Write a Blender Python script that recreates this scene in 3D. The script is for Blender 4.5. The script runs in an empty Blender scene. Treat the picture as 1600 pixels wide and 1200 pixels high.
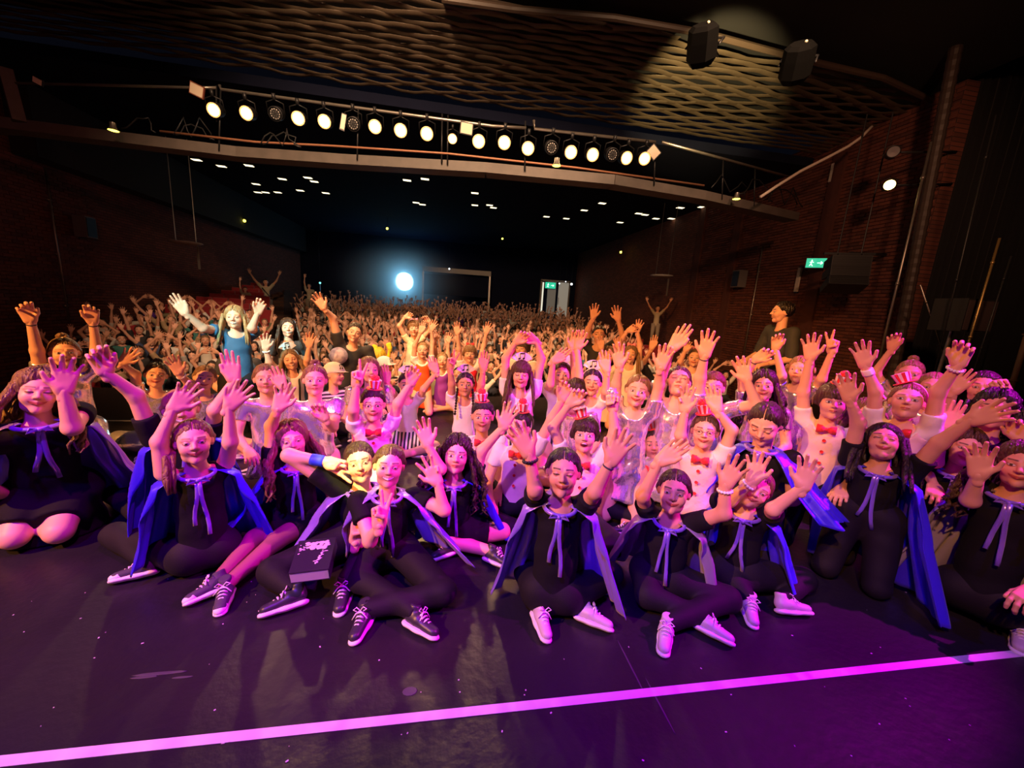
import bpy, math, random
import numpy as np
from mathutils import Vector, Matrix
random.seed(7); rng = np.random.RandomState(7)
PI = math.pi
scn = bpy.context.scene
COL = scn.collection

# ------------------------------------------------------------------ camera
H = 1.5; FPX = 610.
_p = math.radians(11.2); _y = math.radians(10); _r = math.radians(3.6)
CF = np.array([math.sin(_y)*math.cos(_p), math.cos(_y)*math.cos(_p), -math.sin(_p)])
_R0 = np.array([math.cos(_y), -math.sin(_y), 0]); _U0 = np.cross(_R0, CF)
CR = _R0*math.cos(_r)+_U0*math.sin(_r); CU = _U0*math.cos(_r)-_R0*math.sin(_r)
CC = np.array([0, 0, H])
cam = bpy.data.cameras.new('camera'); camo = bpy.data.objects.new('camera', cam); COL.objects.link(camo)
cam.sensor_width = 36; cam.lens = 36*FPX/1600; cam.clip_start = .05; cam.clip_end = 200
camo.matrix_world = Matrix(((CR[0], CU[0], -CF[0], 0), (CR[1], CU[1], -CF[1], 0), (CR[2], CU[2], -CF[2], H), (0, 0, 0, 1)))
scn.camera = camo
def ray(x, y): return CF+CR*(x-800)/FPX-CU*(y-600)/FPX
def atD(x, y, d): return CC+ray(x, y)*d
def onZ(x, y, z):
    q = ray(x, y); return CC+q*(z-H)/q[2]
def atY(x, y, Y):
    q = ray(x, y); return CC+q*Y/q[1]
def atX(x, y, X):
    q = ray(x, y); return CC+q*X/q[0]

# ------------------------------------------------------------------ world, lights, exposure
w = bpy.data.worlds.new('world'); scn.world = w; w.use_nodes = True
w.node_tree.nodes['Background'].inputs[0].default_value = (.25, .3, .6, 1)
w.node_tree.nodes['Background'].inputs[1].default_value = .004
scn.view_settings.view_transform = 'Standard'; scn.view_settings.look = 'None'
scn.view_settings.exposure = .62; scn.view_settings.gamma = 1
scn.view_settings.use_curve_mapping = False
def spot(name, loc, to, color, power, size, blend=.3, radius=.08):
    l = bpy.data.lights.new(name, 'SPOT'); o = bpy.data.objects.new(name, l); COL.objects.link(o)
    l.color = color; l.energy = power; l.spot_size = math.radians(size); l.spot_blend = blend; l.shadow_soft_size = radius
    o.location = loc; d = Vector(to)-Vector(loc); o.rotation_euler = d.to_track_quat('-Z', 'Y').to_euler()
    return o
# warm front washes from the stage grid, high on the left of the camera
spot('warm_wash_left', (-5.2, -.8, 4.6), (-.5, 4.0, .9), (1, .38, .085), 2100, 50, .3, .05)
spot('warm_wash_right', (-1.6, -1.6, 5.0), (2.9, 2.6, 1.1), (1, .40, .10), 760, 32, .4, .05)
spot('warm_wash_centre', (-2.0, -1.4, 5.4), (1.2, 5.2, .9), (1, .40, .10), 400, 48, .5, .05)
# magenta and violet heads, on the right of the camera
spot('magenta_head_right', (5.3, .4, 4.7), (2.0, 2.15, 1.0), (.85, .002, .85), 1700, 35, .3, .04)
spot('magenta_head_left', (.2, .3, 5.5), (-1.0, 2.0, .5), (.85, .002, .80), 560, 29, .4, .04)
spot('magenta_head_mid', (4.8, .4, 5.2), (1.6, 2.8, .8), (.85, .002, .80), 480, 24, .4, .04)
spot('violet_head_left', (-1.8, -1.2, 5.2), (-.7, .9, 0), (.13, .002, 1), 1050, 64, .8, .1)
spot('blue_head_right', (2.0, -1.2, 5.2), (2.3, 1.3, 0), (.12, .004, 1), 260, 48, .8, .1)
spot('yellow_profile', (-1.6, -.9, 4.6), tuple(atD(566, 706, 2.2)), (1, .88, .0), 2600, 5.2, .3, .02)
# warm spots above the stage, standing for stage spill on the audience
spot('audience_wash_left', (-1.5, 2.0, 6.0), (-.8, 12.5, .3), (1, .60, .34), 2700, 80, .7, .3)
spot('audience_wash_right', (2.8, 2.0, 6.0), (3.5, 12.5, .3), (1, .58, .33), 1500, 66, .8, .3)
# the follow spot at the back of the hall, and the cyan profile that catches the fair adult on the left
spot('follow_spot_beam', tuple(atY(632, 440, 27.3)-np.array([0, .6, 0])), tuple(atD(395, 525, 4.1)), (.35, .85, 1), 6000, 9, .6, .12)
spot('cyan_profile', (-3.4, -.4, 4.2), tuple(atD(364, 508, 4.0)), (.25, .95, .95), 1900, 9.5, .35, .03)
# stray beam on the woven ceiling, and spill on the brick
spot('ceiling_patch', (3.2, 4.8, 4.2), (4.8, 7.8, 5.9), (1, .72, .30), 1300, 42, .6, .06)
spot('right_wall_wash', (3.5, 1.0, 4.9), (9.2, 9.0, 2.8), (1, .46, .24), 560, 62, .9, .2)
spot('left_wall_wash', (-1.5, 0, 4.6), (-9.5, 11.0, 1.0), (1, .30, .22), 230, 50, .9, .2)

# ------------------------------------------------------------------ materials
MATS = {}
def mat(name, color=(.5, .5, .5), rough=.6, metal=0, attr=None, objcol=False, bump=0, bscale=40, stretch=(1, 1, 1), noise=0, nscale=8, emit=None, estr=0, sheen=0, spec=.5, coat=0, aniso=0, alpha=1, c2=None):
    if name in MATS: return MATS[name]
    m = bpy.data.materials.new(name); MATS[name] = m; m.use_nodes = True
    nt = m.node_tree; N = nt.nodes; L = nt.links; b = N['Principled BSDF']
    b.inputs['Base Color'].default_value = (*color, 1); b.inputs['Roughness'].default_value = rough
    b.inputs['Metallic'].default_value = metal; b.inputs['Specular IOR Level'].default_value = spec
    b.inputs['Sheen Weight'].default_value = sheen; b.inputs['Coat Weight'].default_value = coat
    src = None
    if attr:
        a = N.new('ShaderNodeAttribute'); a.attribute_name = attr; src = a.outputs['Color']
    if objcol:
        a = N.new('ShaderNodeObjectInfo'); src = a.outputs['Color']
    if noise or bump or c2:
        tc = N.new('ShaderNodeTexCoord'); mp = N.new('ShaderNodeMapping'); mp.inputs['Scale'].default_value = stretch
        L.new(tc.outputs['Object'], mp.inputs['Vector'])
    if noise or c2:
        n = N.new('ShaderNodeTexNoise'); n.inputs['Scale'].default_value = nscale; n.inputs['Detail'].default_value = 5
        L.new(mp.outputs[0], n.inputs['Vector'])
        mx = N.new('ShaderNodeMix'); mx.data_type = 'RGBA'
        if c2:
            rp = N.new('ShaderNodeValToRGB'); rp.color_ramp.elements[0].position = .42; rp.color_ramp.elements[1].position = .6
            L.new(n.outputs['Fac'], rp.inputs[0]); L.new(rp.outputs['Color'], mx.inputs[0])
            mx.inputs[6].default_value = (*color, 1); mx.inputs[7].default_value = (*c2, 1)
        else:
            mx.blend_type = 'MULTIPLY'; mx.inputs[0].default_value = noise
            if src: L.new(src, mx.inputs[6])
            else: mx.inputs[6].default_value = (*color, 1)
            L.new(n.outputs['Fac'], mx.inputs[7])
        src = mx.outputs[2]
    if src: L.new(src, b.inputs['Base Color'])
    if bump:
        n = N.new('ShaderNodeTexNoise'); n.inputs['Scale'].default_value = bscale; n.inputs['Detail'].default_value = 4
        L.new(mp.outputs[0], n.inputs['Vector'])
        bp = N.new('ShaderNodeBump'); bp.inputs['Strength'].default_value = bump; bp.inputs['Distance'].default_value = .02
        L.new(n.outputs['Fac'], bp.inputs['Height']); L.new(bp.outputs[0], b.inputs['Normal'])
    if emit:
        b.inputs['Emission Color'].default_value = (*emit, 1); b.inputs['Emission Strength'].default_value = estr
    return m
SKIN = mat('skin', attr='Col', rough=.48, spec=.4)
SKIN.node_tree.nodes['Principled BSDF'].inputs['Subsurface Weight'].default_value = 0
HAIR = mat('hair', objcol=True, rough=.36, bump=1.0, bscale=75, stretch=(1, 1, .12), noise=.7, nscale=55, spec=.5)
BLACKCLOTH = mat('black_cotton', (.0045, .004, .007), .85, spec=.25, bump=.25, bscale=14)
LEGGING = mat('black_legging', (.007, .005, .010), .75, spec=.3, bump=.1, bscale=200)
SHIRT = mat('dyed_cloth', objcol=True, rough=.75, bump=.25, bscale=16)
SILVER = mat('silver_lame', (.93, .90, .95), .20, metal=.8, bump=.8, bscale=9, stretch=(1, 1, .6))
SATIN_B = mat('blue_satin', (.05, .02, .85), .34, metal=.2, sheen=.1, bump=.25, bscale=9, stretch=(1, 1, .25))
SATIN_L = mat('lavender_satin', (.30, .17, .85), .28, metal=.35, sheen=.2, bump=.3, bscale=9, stretch=(1, 1, .25))
SATIN_G = mat('grey_satin', (.50, .44, .56), .28, metal=.45, bump=.35, bscale=8, stretch=(1, 1, .3))
RED = mat('red_felt', (.85, .02, .03), .7, sheen=.3, bump=.3, bscale=90)
WHITE = mat('white_card', (.85, .82, .78), .6)
WHITECL = mat('white_cotton', (.84, .80, .80), .8, bump=.3, bscale=16)
BLACKINK = mat('black_ink', (.01, .01, .012), .5)
RUBBER = mat('white_rubber', (.78, .72, .76), .5)
CANVAS = mat('shoe_canvas', (.05, .04, .07), .75, bump=.2, bscale=120)
METAL = mat('dark_metal', (.03, .03, .033), .45, metal=.6)
STEEL = mat('worn_steel', (.42, .38, .34), .35, metal=.8, noise=.5, nscale=6)
BEAM = mat('painted_beam', (.11, .09, .08), .6, noise=.5, nscale=5)

# ------------------------------------------------------------------ object helpers
def link(o, parent=None):
    COL.objects.link(o)
    if parent is not None: o.parent = parent
    return o
def mesh_np(name, V, Q, mats, mi=None, smooth=True, col=None):
    V = np.asarray(V, dtype=np.float32)
    if isinstance(Q, list): Q = [np.asarray(q, dtype=np.int32) for q in Q if len(q)]
    else: Q = [np.asarray(Q, dtype=np.int32)]
    me = bpy.data.meshes.new(name)
    me.vertices.add(len(V)); me.vertices.foreach_set('co', V.ravel())
    nl = sum(q.size for q in Q); nf = sum(len(q) for q in Q)
    me.loops.add(nl); me.polygons.add(nf)
    me.loops.foreach_set('vertex_index', np.concatenate([q.ravel() for q in Q]))
    tot = np.concatenate([np.full(len(q), q.shape[1]) for q in Q]); st = np.concatenate([[0], np.cumsum(tot)[:-1]])
    me.polygons.foreach_set('loop_start', st.astype(np.int32))
    me.polygons.foreach_set('use_smooth', np.full(nf, smooth))
    if mi is not None: me.polygons.foreach_set('material_index', np.asarray(mi, dtype=np.int32))
    for m in mats: me.materials.append(m)
    if col is not None:
        a = me.color_attributes.new('Col', 'FLOAT_COLOR', 'POINT')
        c = np.ones((len(V), 4), dtype=np.float32); c[:, :3] = col; a.data.foreach_set('color', c.ravel())
    me.update(calc_edges=True)
    return me
def tag(o, label=None, cat=None, group=None, kind=None):
    if label: o['label'] = label
    if cat: o['category'] = cat
    if group: o['group'] = group
    if kind: o['kind'] = kind
    return o
def empty(name, loc, label, cat, group=None):
    o = bpy.data.objects.new(name, None); o.empty_display_size = .1; link(o); o.location = tuple(loc)
    return tag(o, label, cat, group)

class MB:
    """gathers simple solids into one mesh"""
    def __init__(s): s.v = []; s.q = []; s.t = []; s.n = 0; s.mq = []; s.mt = []; s.cur = 0
    def add(s, V, Q=(), T=()):
        V = np.asarray(V, float); s.v.append(V)
        if len(Q): s.q.append(np.asarray(Q)+s.n); s.mq += [s.cur]*len(Q)
        if len(T): s.t.append(np.asarray(T)+s.n); s.mt += [s.cur]*len(T)
        s.n += len(V); return s
    def box(s, c, d, M=None):
        c = np.array(c, float); hx, hy, hz = np.array(d, float)/2
        V = np.array([[x, y, z] for x in (-hx, hx) for y in (-hy, hy) for z in (-hz, hz)])
        if M is not None: V = V@np.array(M).T
        return s.add(V+c, [(0, 1, 3, 2), (4, 6, 7, 5), (0, 4, 5, 1), (2, 3, 7, 6), (0, 2, 6, 4), (1, 5, 7, 3)])
    def tube(s, P, R, n=8, flat=None, up=None):
        V, Q, T = tube(P, R, n, flat, up); return s.add(V, Q, T)
    def lathe(s, prof, n=16, M=None, o=(0, 0, 0)):
        prof = np.array(prof, float); k = len(prof); a = np.arange(n)*2*PI/n
        V = np.array([[r*math.cos(t), r*math.sin(t), z] for r, z in prof for t in a])
        Q = [(i*n+j, i*n+(j+1) % n, (i+1)*n+(j+1) % n, (i+1)*n+j) for i in range(k-1) for j in range(n)]
        if M is not None: V = V@np.array(M).T
        return s.add(V+np.array(o), Q)
    def ball(s, c, r, n=8, M=None):
        a = np.linspace(-PI/2, PI/2, n//2+2); r = np.atleast_1d(r)*np.ones(3)
        prof = [(max(math.cos(t), 1e-3), math.sin(t)) for t in a]; k = len(s.v); s.lathe(prof, n)
        s.v[k] = s.v[k]*r
        if M is not None: s.v[k] = s.v[k]@np.array(M).T
        s.v[k] = s.v[k]+np.array(c); return s
    def mesh(s, name, mats, smooth=False):
        Q = []; 
        if s.q: Q.append(np.concatenate(s.q))
        if s.t: Q.append(np.concatenate(s.t))
        mats = mats if isinstance(mats, (list, tuple)) else [mats]
        return mesh_np(name, np.concatenate(s.v), Q, mats, s.mq+s.mt, smooth)
    def obj(s, name, mats, parent=None, smooth=False, loc=None):
        o = bpy.data.objects.new(name, s.mesh(name, mats, smooth)); link(o, parent)
        if loc is not None: o.location = tuple(loc)
        return o
def frame(d, up=(0, 0, 1)):
    d = np.array(d, float); d = d/(np.linalg.norm(d)+1e-9); up = np.array(up, float)
    if abs(d@up)/np.linalg.norm(up) > .98: up = np.array([0, 1., 0]) if abs(d[1]) < .9 else np.array([1., 0, 0])
    x = np.cross(d, up); x /= np.linalg.norm(x); y = np.cross(x, d); return x, y, d
def tube(P, R, n=8, flat=None, up=None):
    P = np.asarray(P, float); R = np.ones(len(P))*np.asarray(R, float); V = []; a = np.arange(n)*2*PI/n
    for i in range(len(P)):
        d = P[min(i+1, len(P)-1)]-P[max(i-1, 0)]; x, y, _ = frame(d, (0, 0, 1) if up is None else up)
        f = 1 if flat is None else flat
        V.append(P[i]+R[i]*(np.outer(np.cos(a), x)+f*np.outer(np.sin(a), y)))
    k = len(P); V = np.concatenate(V+[P[:1], P[-1:]])
    Q = [(i*n+j, (i+1)*n+j, (i+1)*n+(j+1) % n, i*n+(j+1) % n) for i in range(k-1) for j in range(n)]
    T = [(k*n, j, (j+1) % n) for j in range(n)]+[(k*n+1, (k-1)*n+(j+1) % n, (k-1)*n+j) for j in range(n)]
    return V, Q, T

# ------------------------------------------------------------------ implicit surfaces -> quads (surface nets)
def smin(a, b, k):
    if k <= 0: return np.minimum(a, b)
    return np.minimum(a, b)-np.maximum(k-np.abs(a-b), 0)**2/(4*k)
_off = np.array([(i, j, k) for i in (0, 1) for j in (0, 1) for k in (0, 1)])
_edg = [(a, b) for a in range(8) for b in range(a+1, 8) if abs(_off[a]-_off[b]).sum() == 1]
def nets(F, lo, h):
    S = F < 0
    c = np.zeros(tuple(n-1 for n in S.shape), np.int8)
    for i, j, k in _off: c += S[i:S.shape[0]-1+i, j:S.shape[1]-1+j, k:S.shape[2]-1+k]
    act = (c > 0) & (c < 8); idx = np.argwhere(act); n = len(idx)
    vals = np.stack([F[idx[:, 0]+o[0], idx[:, 1]+o[1], idx[:, 2]+o[2]] for o in _off], 1)
    acc = np.zeros((n, 3)); cnt = np.zeros(n)
    for a, b in _edg:
        fa = vals[:, a]; fb = vals[:, b]; m = (fa < 0) != (fb < 0)
        t = (fa/(fa-fb+1e-12))[m]; acc[m] += _off[a]+t[:, None]*(_off[b]-_off[a]); cnt[m] += 1
    V = (idx+acc/cnt[:, None])*h+lo
    vid = np.full(act.shape, -1, np.int32); vid[act] = np.arange(n)
    Qs = []
    for ax in range(3):
        b, c_ = (ax+1) % 3, (ax+2) % 3
        sl0 = [slice(1, -1)]*3; sl1 = [slice(1, -1)]*3; sl0[ax] = slice(0, -1); sl1[ax] = slice(1, None)
        A = S[tuple(sl0)]; m = np.argwhere(A != S[tuple(sl1)])
        if not len(m): continue
        ins = A[m[:, 0], m[:, 1], m[:, 2]]
        base = m.copy(); base[:, b] += 1; base[:, c_] += 1
        def cell(db, dc):
            q = base.copy(); q[:, b] += db; q[:, c_] += dc; return vid[q[:, 0], q[:, 1], q[:, 2]]
        q = np.stack([cell(-1, -1), cell(0, -1), cell(0, 0), cell(-1, 0)], 1)
        q[~ins] = q[~ins][:, ::-1]; Qs.append(q)
    return V, np.concatenate(Qs)
def seg(a, b, ra, rb=None, k=.02, n=None, fl=1., c0=False, c1=False):
    return dict(a=np.array(a, float), b=np.array(b, float), ra=ra, rb=ra if rb is None else rb, k=k, n=n, fl=fl, c0=c0, c1=c1)
def sdf_seg(P, s):
    a, b = s['a'], s['b']; ab = b-a; L2 = ab@ab+1e-12
    d = [P[i]-a[i] for i in range(3)]
    tt = (d[0]*ab[0]+d[1]*ab[1]+d[2]*ab[2])/L2; t = np.clip(tt, 0, 1)
    e = [d[i]-t*ab[i] for i in range(3)]
    q = e[0]**2+e[1]**2+e[2]**2
    sc = 1
    if s['n'] is not None:
        n = s['n']; dn = e[0]*n[0]+e[1]*n[1]+e[2]*n[2]; q = q+dn**2*(1/s['fl']**2-1); sc = .8
    v = (np.sqrt(q)-(s['ra']+t*(s['rb']-s['ra'])))*sc
    L = math.sqrt(L2)
    if s['c1']: v = np.maximum(v, (tt-1)*L)
    if s['c0']: v = np.maximum(v, -tt*L)
    return v
def field(segs, h, sub=(), wr=0, wf=22., zmin=None, seed=0.):
    """smooth union of tapered segments; sub = [(centre, radius)] carved out; wr = cloth wrinkle depth"""
    lo = np.min([np.minimum(s['a'], s['b'])-max(s['ra'], s['rb']) for s in segs], 0)-3*h-.02
    hi = np.max([np.maximum(s['a'], s['b'])+max(s['ra'], s['rb']) for s in segs], 0)+3*h+.02
    n = np.ceil((hi-lo)/h).astype(int)+1
    X, Y, Z = [lo[i]+np.arange(n[i])*h for i in range(3)]
    F = np.full(tuple(n), 1., np.float32)
    for s in segs:
        r = max(s['ra'], s['rb'])+s['k']+3*h
        l = np.maximum(((np.minimum(s['a'], s['b'])-r-lo)/h).astype(int), 0); u = np.minimum(((np.maximum(s['a'], s['b'])+r-lo)/h).astype(int)+2, n)
        sl = tuple(slice(l[i], u[i]) for i in range(3))
        P = (X[sl[0]][:, None, None], Y[sl[1]][None, :, None], Z[sl[2]][None, None, :])
        F[sl] = smin(F[sl], sdf_seg(P, s).astype(np.float32), s['k'])
    P = (X[:, None, None], Y[None, :, None], Z[None, None, :])
    for c, r in sub:
        F = np.maximum(F, (r-np.sqrt((P[0]-c[0])**2+(P[1]-c[1])**2+(P[2]-c[2])**2)).astype(np.float32))
    if wr: F = F+(wr*(np.sin(wf*P[0]+2.3*np.sin(wf*.6*P[2]+seed)+seed)*np.sin(wf*.9*P[2]+wf*.5*P[1]+1.7*np.sin(wf*.5*P[0]+seed)))).astype(np.float32)
    if zmin is not None: F = np.maximum(F, (zmin-P[2]).astype(np.float32))
    F[0] = F[-1] = 1; F[:, 0] = F[:, -1] = 1; F[:, :, 0] = F[:, :, -1] = 1
    return nets(F, lo, h)

# ------------------------------------------------------------------ hands
def hand_mesh(pose, h):
    S = [seg((0, -.03, 0), (0, .01, 0), .021, .023, .012, np.array([0, 0, 1.]), .72)]
    kn = {'i': (.030, .080), 'm': (.010, .087), 'r': (-.011, .084), 'p': (-.031, .075)}
    ln = {'i': .070, 'm': .079, 'r': .073, 'p': .056}; rad = {'i': .0095, 'm': .0098, 'r': .0093, 'p': .0082}
    spread = {'i': 13, 'm': 3, 'r': -8, 'p': -22}
    curl = {k: 14 for k in 'imrp'}; thumb = (48, 0); sp = 1
    if pose == 'flat': sp = .35; curl = {'i': 8, 'm': 5, 'r': 7, 'p': 12}; thumb = (30, 0)
    if pose == 'relax': sp = .5; curl = {'i': 28, 'm': 38, 'r': 44, 'p': 50}; thumb = (35, 20)
    if pose == 'fist': sp = .1; curl = {k: 88 for k in 'imrp'}; thumb = (10, 60)
    if pose == 'v': curl = {'i': 4, 'm': 4, 'r': 88, 'p': 88}; spread = {'i': 14, 'm': -9, 'r': -6, 'p': -12}; thumb = (-5, 55)
    if pose == 'three': curl = {'i': 8, 'm': 8, 'r': 14, 'p': 80}; spread = {'i': 20, 'm': 2, 'r': -16, 'p': -20}
    for f in 'imrp':
        x, y = kn[f]
        S.append(seg((x*.55, .005, 0), (x, y, 0), .0145, .0112, .014))
        p = np.array([x, y, 0.]); sa = math.radians(spread[f]*sp); ca = 0
        for j, fr in enumerate((.44, .32, .24)):
            ca += math.radians(curl[f])*(1 if curl[f] > 60 else .8 if j == 0 else 1)
            d = np.array([math.sin(sa)*math.cos(ca), math.cos(sa)*math.cos(ca), math.sin(ca)])
            q = p+d*ln[f]*fr; r = rad[f]*(1-.07*j); S.append(seg(p, q, r, r*.94, .004)); p = q
    ta, tc = [math.radians(t) for t in thumb]
    d = np.array([math.sin(ta), math.cos(ta)*math.cos(tc), math.sin(tc)*.8]); d /= np.linalg.norm(d)
    p0 = np.array([.020, .018, .004]); p1 = p0+d*.042
    d2 = d+np.array([-.35, .25, .1]) if pose not in ('fist', 'v') else np.array([-.9, .25, .3]); d2 /= np.linalg.norm(d2)
    S += [seg(p0, p1, .0135, .0108, .014), seg(p1, p1+d2*.036, .0105, .0088, .004)]
    return field(S, h)
_hands = {}
def hand(pose, h):
    if (pose, h) not in _hands: _hands[(pose, h)] = hand_mesh(pose, h)
    return _hands[(pose, h)]

# ------------------------------------------------------------------ head
def hsd(p):
    X, Y, Z = p[:, 0], p[:, 1], p[:, 2]; AX = np.abs(X)
    def el(c, r):
        q = np.stack([(X-c[0])/r[0], (Y-c[1])/r[1], (Z-c[2])/r[2]], 1); k0 = np.linalg.norm(q, axis=1)
        k1 = np.linalg.norm(q/np.array(r), axis=1); return k0*(k0-1)/(k1+1e-9)
    def sp(c, r, sym=True): return np.sqrt(((AX if sym else X)-c[0])**2+(Y-c[1])**2+(Z-c[2])**2)-r
    def cap(a, b, ra, rb, sym=True):
        return sdf_seg((AX if sym else X, Y, Z), seg(a, b, ra, rb))
    d = smin(el((0, .015, .028), (.073, .090, .080)), el((0, -.022, -.018), (.060, .066, .080)), .03)
    d = smin(d, cap((0, -.034, -.080), (.026, -.026, -.072), .024, .024), .025)
    d = smin(d, sp((0, -.062, -.088), .017, False), .02)
    d = smin(d, sp((.034, -.056, -.028), .024), .02)
    d = smin(d, cap((.014, -.078, .020), (.042, -.066, .022), .010, .009), .014)
    s_ = -sp((.030, -.098, .004), .0155); d = -smin(-d, -s_, .010)
    d = smin(d, sp((.030, -.0735, .003), .0128), .002)
    d = smin(d, cap((0, -.080, .012), (0, -.100, -.018), .0065, .0105, False), .010)
    d = smin(d, sp((.0105, -.090, -.023), .0070), .006)
    d = smin(d, cap((0, -.0865, -.0455), (.019, -.078, -.045), .0042, .003), .007)
    d = smin(d, cap((0, -.0845, -.0560), (.015, -.078, -.053), .0052, .003), .007)
    d = smin(d, el((.075, .014, -.004), (.011, .019, .030)) if False else np.sqrt(((AX-.074)/.5)**2+((Y-.014))**2+((Z+.002)/1.5)**2)*.6-.0115, .006)
    return d
def hgrid(nc, nr):
    u = np.linspace(-1, 1, nc+1)[:-1]; ph = PI*(.36*u+.64*u**3)
    v = np.linspace(-1, 1, nr); th = (.60*v+.40*np.sign(v)*np.abs(v)**2.4)*PI/2*.995-.10*(1-v*v)
    PH, TH = np.meshgrid(ph, th); D = np.stack([np.sin(PH)*np.cos(TH), -np.cos(PH)*np.cos(TH), np.sin(TH)], -1).reshape(-1, 3)
    Q = np.array([(i*nc+j, i*nc+(j+1) % nc, (i+1)*nc+(j+1) % nc, (i+1)*nc+j) for i in range(nr-1) for j in range(nc)])
    return PH.ravel(), TH.ravel(), D, Q
def hcast(D):
    t = np.full(len(D), .17); o = np.array([0, -.005, 0.])
    for _ in range(45): t = np.maximum(t-hsd(D*t[:, None]+o)*.85, .03)
    return D*t[:, None]+o, t
_heads = {}
def head_base(lod):
    if lod not in _heads:
        g = hgrid(*{0: (104, 84), 1: (64, 52), 2: (36, 28), 3: (16, 12)}[lod]); V, t = hcast(g[2])
        g2 = hgrid(*{0: (76, 54), 1: (48, 36), 2: (26, 20), 3: (14, 10)}[lod]); V2, t2 = hcast(g2[2])
        _heads[lod] = (V, g[3], g2, V2, t2)
    return _heads[lod]
def ss(a, b, x): t = np.clip((x-a)/(b-a), 0, 1); return t*t*(3-2*t)
def face_paint(V, tone, mouth='smile', eyes=1., brow=(.10, .06, .04), lip=None):
    X, Y, Z = V.T; AX = np.abs(X); C = np.tile(np.array(tone), (len(V), 1)); fr = (Y < -.045)
    def put(m, c):
        m = (m*fr)[:, None]; C[:] = C*(1-m)+np.array(c)*m
    lip = lip or (tone[0]*.62, tone[1]*.20, tone[2]*.24)
    put(.35*np.exp(-((AX-.038)**2+(Z+.028)**2)/.00025), (tone[0], tone[1]*.62, tone[2]*.6))
    # brows
    bz = .0245+.004*np.cos((AX-.03)/.02); put(.95*(1-ss(.0026, .0046, np.abs(Z-bz)))*ss(.009, .014, AX)*(1-ss(.044, .050, AX)), brow)
    # eyes
    ex = (AX-.030)/.0150; ez = (Z-.003)
    hh = .0068*eyes*np.sqrt(np.clip(1-ex**2, 0, 1))
    put((1-ss(.0008, .0030, np.abs(ez)-hh))*(np.abs(ex) < 1.08)*.95, (.05, .025, .02))
    if eyes > .35:
        put((1-ss(-.0012, .0006, np.abs(ez)-hh+.0006))*(np.abs(ex) < .95), (.80, .76, .74))
        rr = np.sqrt((AX-.030)**2+(ez)**2); put((1-ss(.0050, .0064, rr))*(np.abs(ez) < hh+.0006), (.045, .022, .012))
    # nostrils
    put(.7*np.exp(-(((AX-.0065)/.003)**2+((Z+.029)/.002)**2)), (tone[0]*.35, tone[1]*.15, tone[2]*.15))
    # mouth
    if mouth in ('smile', 'teeth'):
        zc = -.0545+11.5*X**2*(1.15 if mouth == 'teeth' else 1)
        w_ = .0315; q = np.sqrt(np.clip(1-(X/w_)**2, 0, 1))
        put(.9*(1-ss(.0068, .0095, np.abs(Z-zc)/(q+.12)*1.0))*(AX < w_+.002), lip)
        if mouth == 'teeth':
            put((1-ss(.0050, .0064, np.abs(Z-zc)/(q+.05)))*(AX < w_*.9), (.92, .88, .82)); put(.7*(1-ss(.0005, .0012, np.abs(Z-zc+.0062*q)))*(AX < w_), (tone[0]*.3, tone[1]*.08, tone[2]*.08))
        else: put(.8*(1-ss(.0006, .0018, np.abs(Z-zc)))*(AX < w_), (tone[0]*.3, tone[1]*.08, tone[2]*.08))
    elif mouth == 'open':
        rr = np.sqrt((X/.0225)**2+((Z+.056)/.0165)**2)
        put(1-ss(1.0, 1.2, rr), lip); put(1-ss(.74, .9, rr), (.12, .01, .015))
        put((1-ss(.74, .86, rr))*ss(-.0515, -.0495, Z), (.86, .82, .76))
    else:
        put(.8*(1-ss(.0042, .0070, np.abs(Z+.0505)/(np.sqrt(np.clip(1-(X/.021)**2, 0, 1))+.1)))*(AX < .0215), lip)
        put(.8*(1-ss(.0006, .0018, np.abs(Z+.0505)))*(AX < .0195), (tone[0]*.3, tone[1]*.08, tone[2]*.08))
    return C
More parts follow.
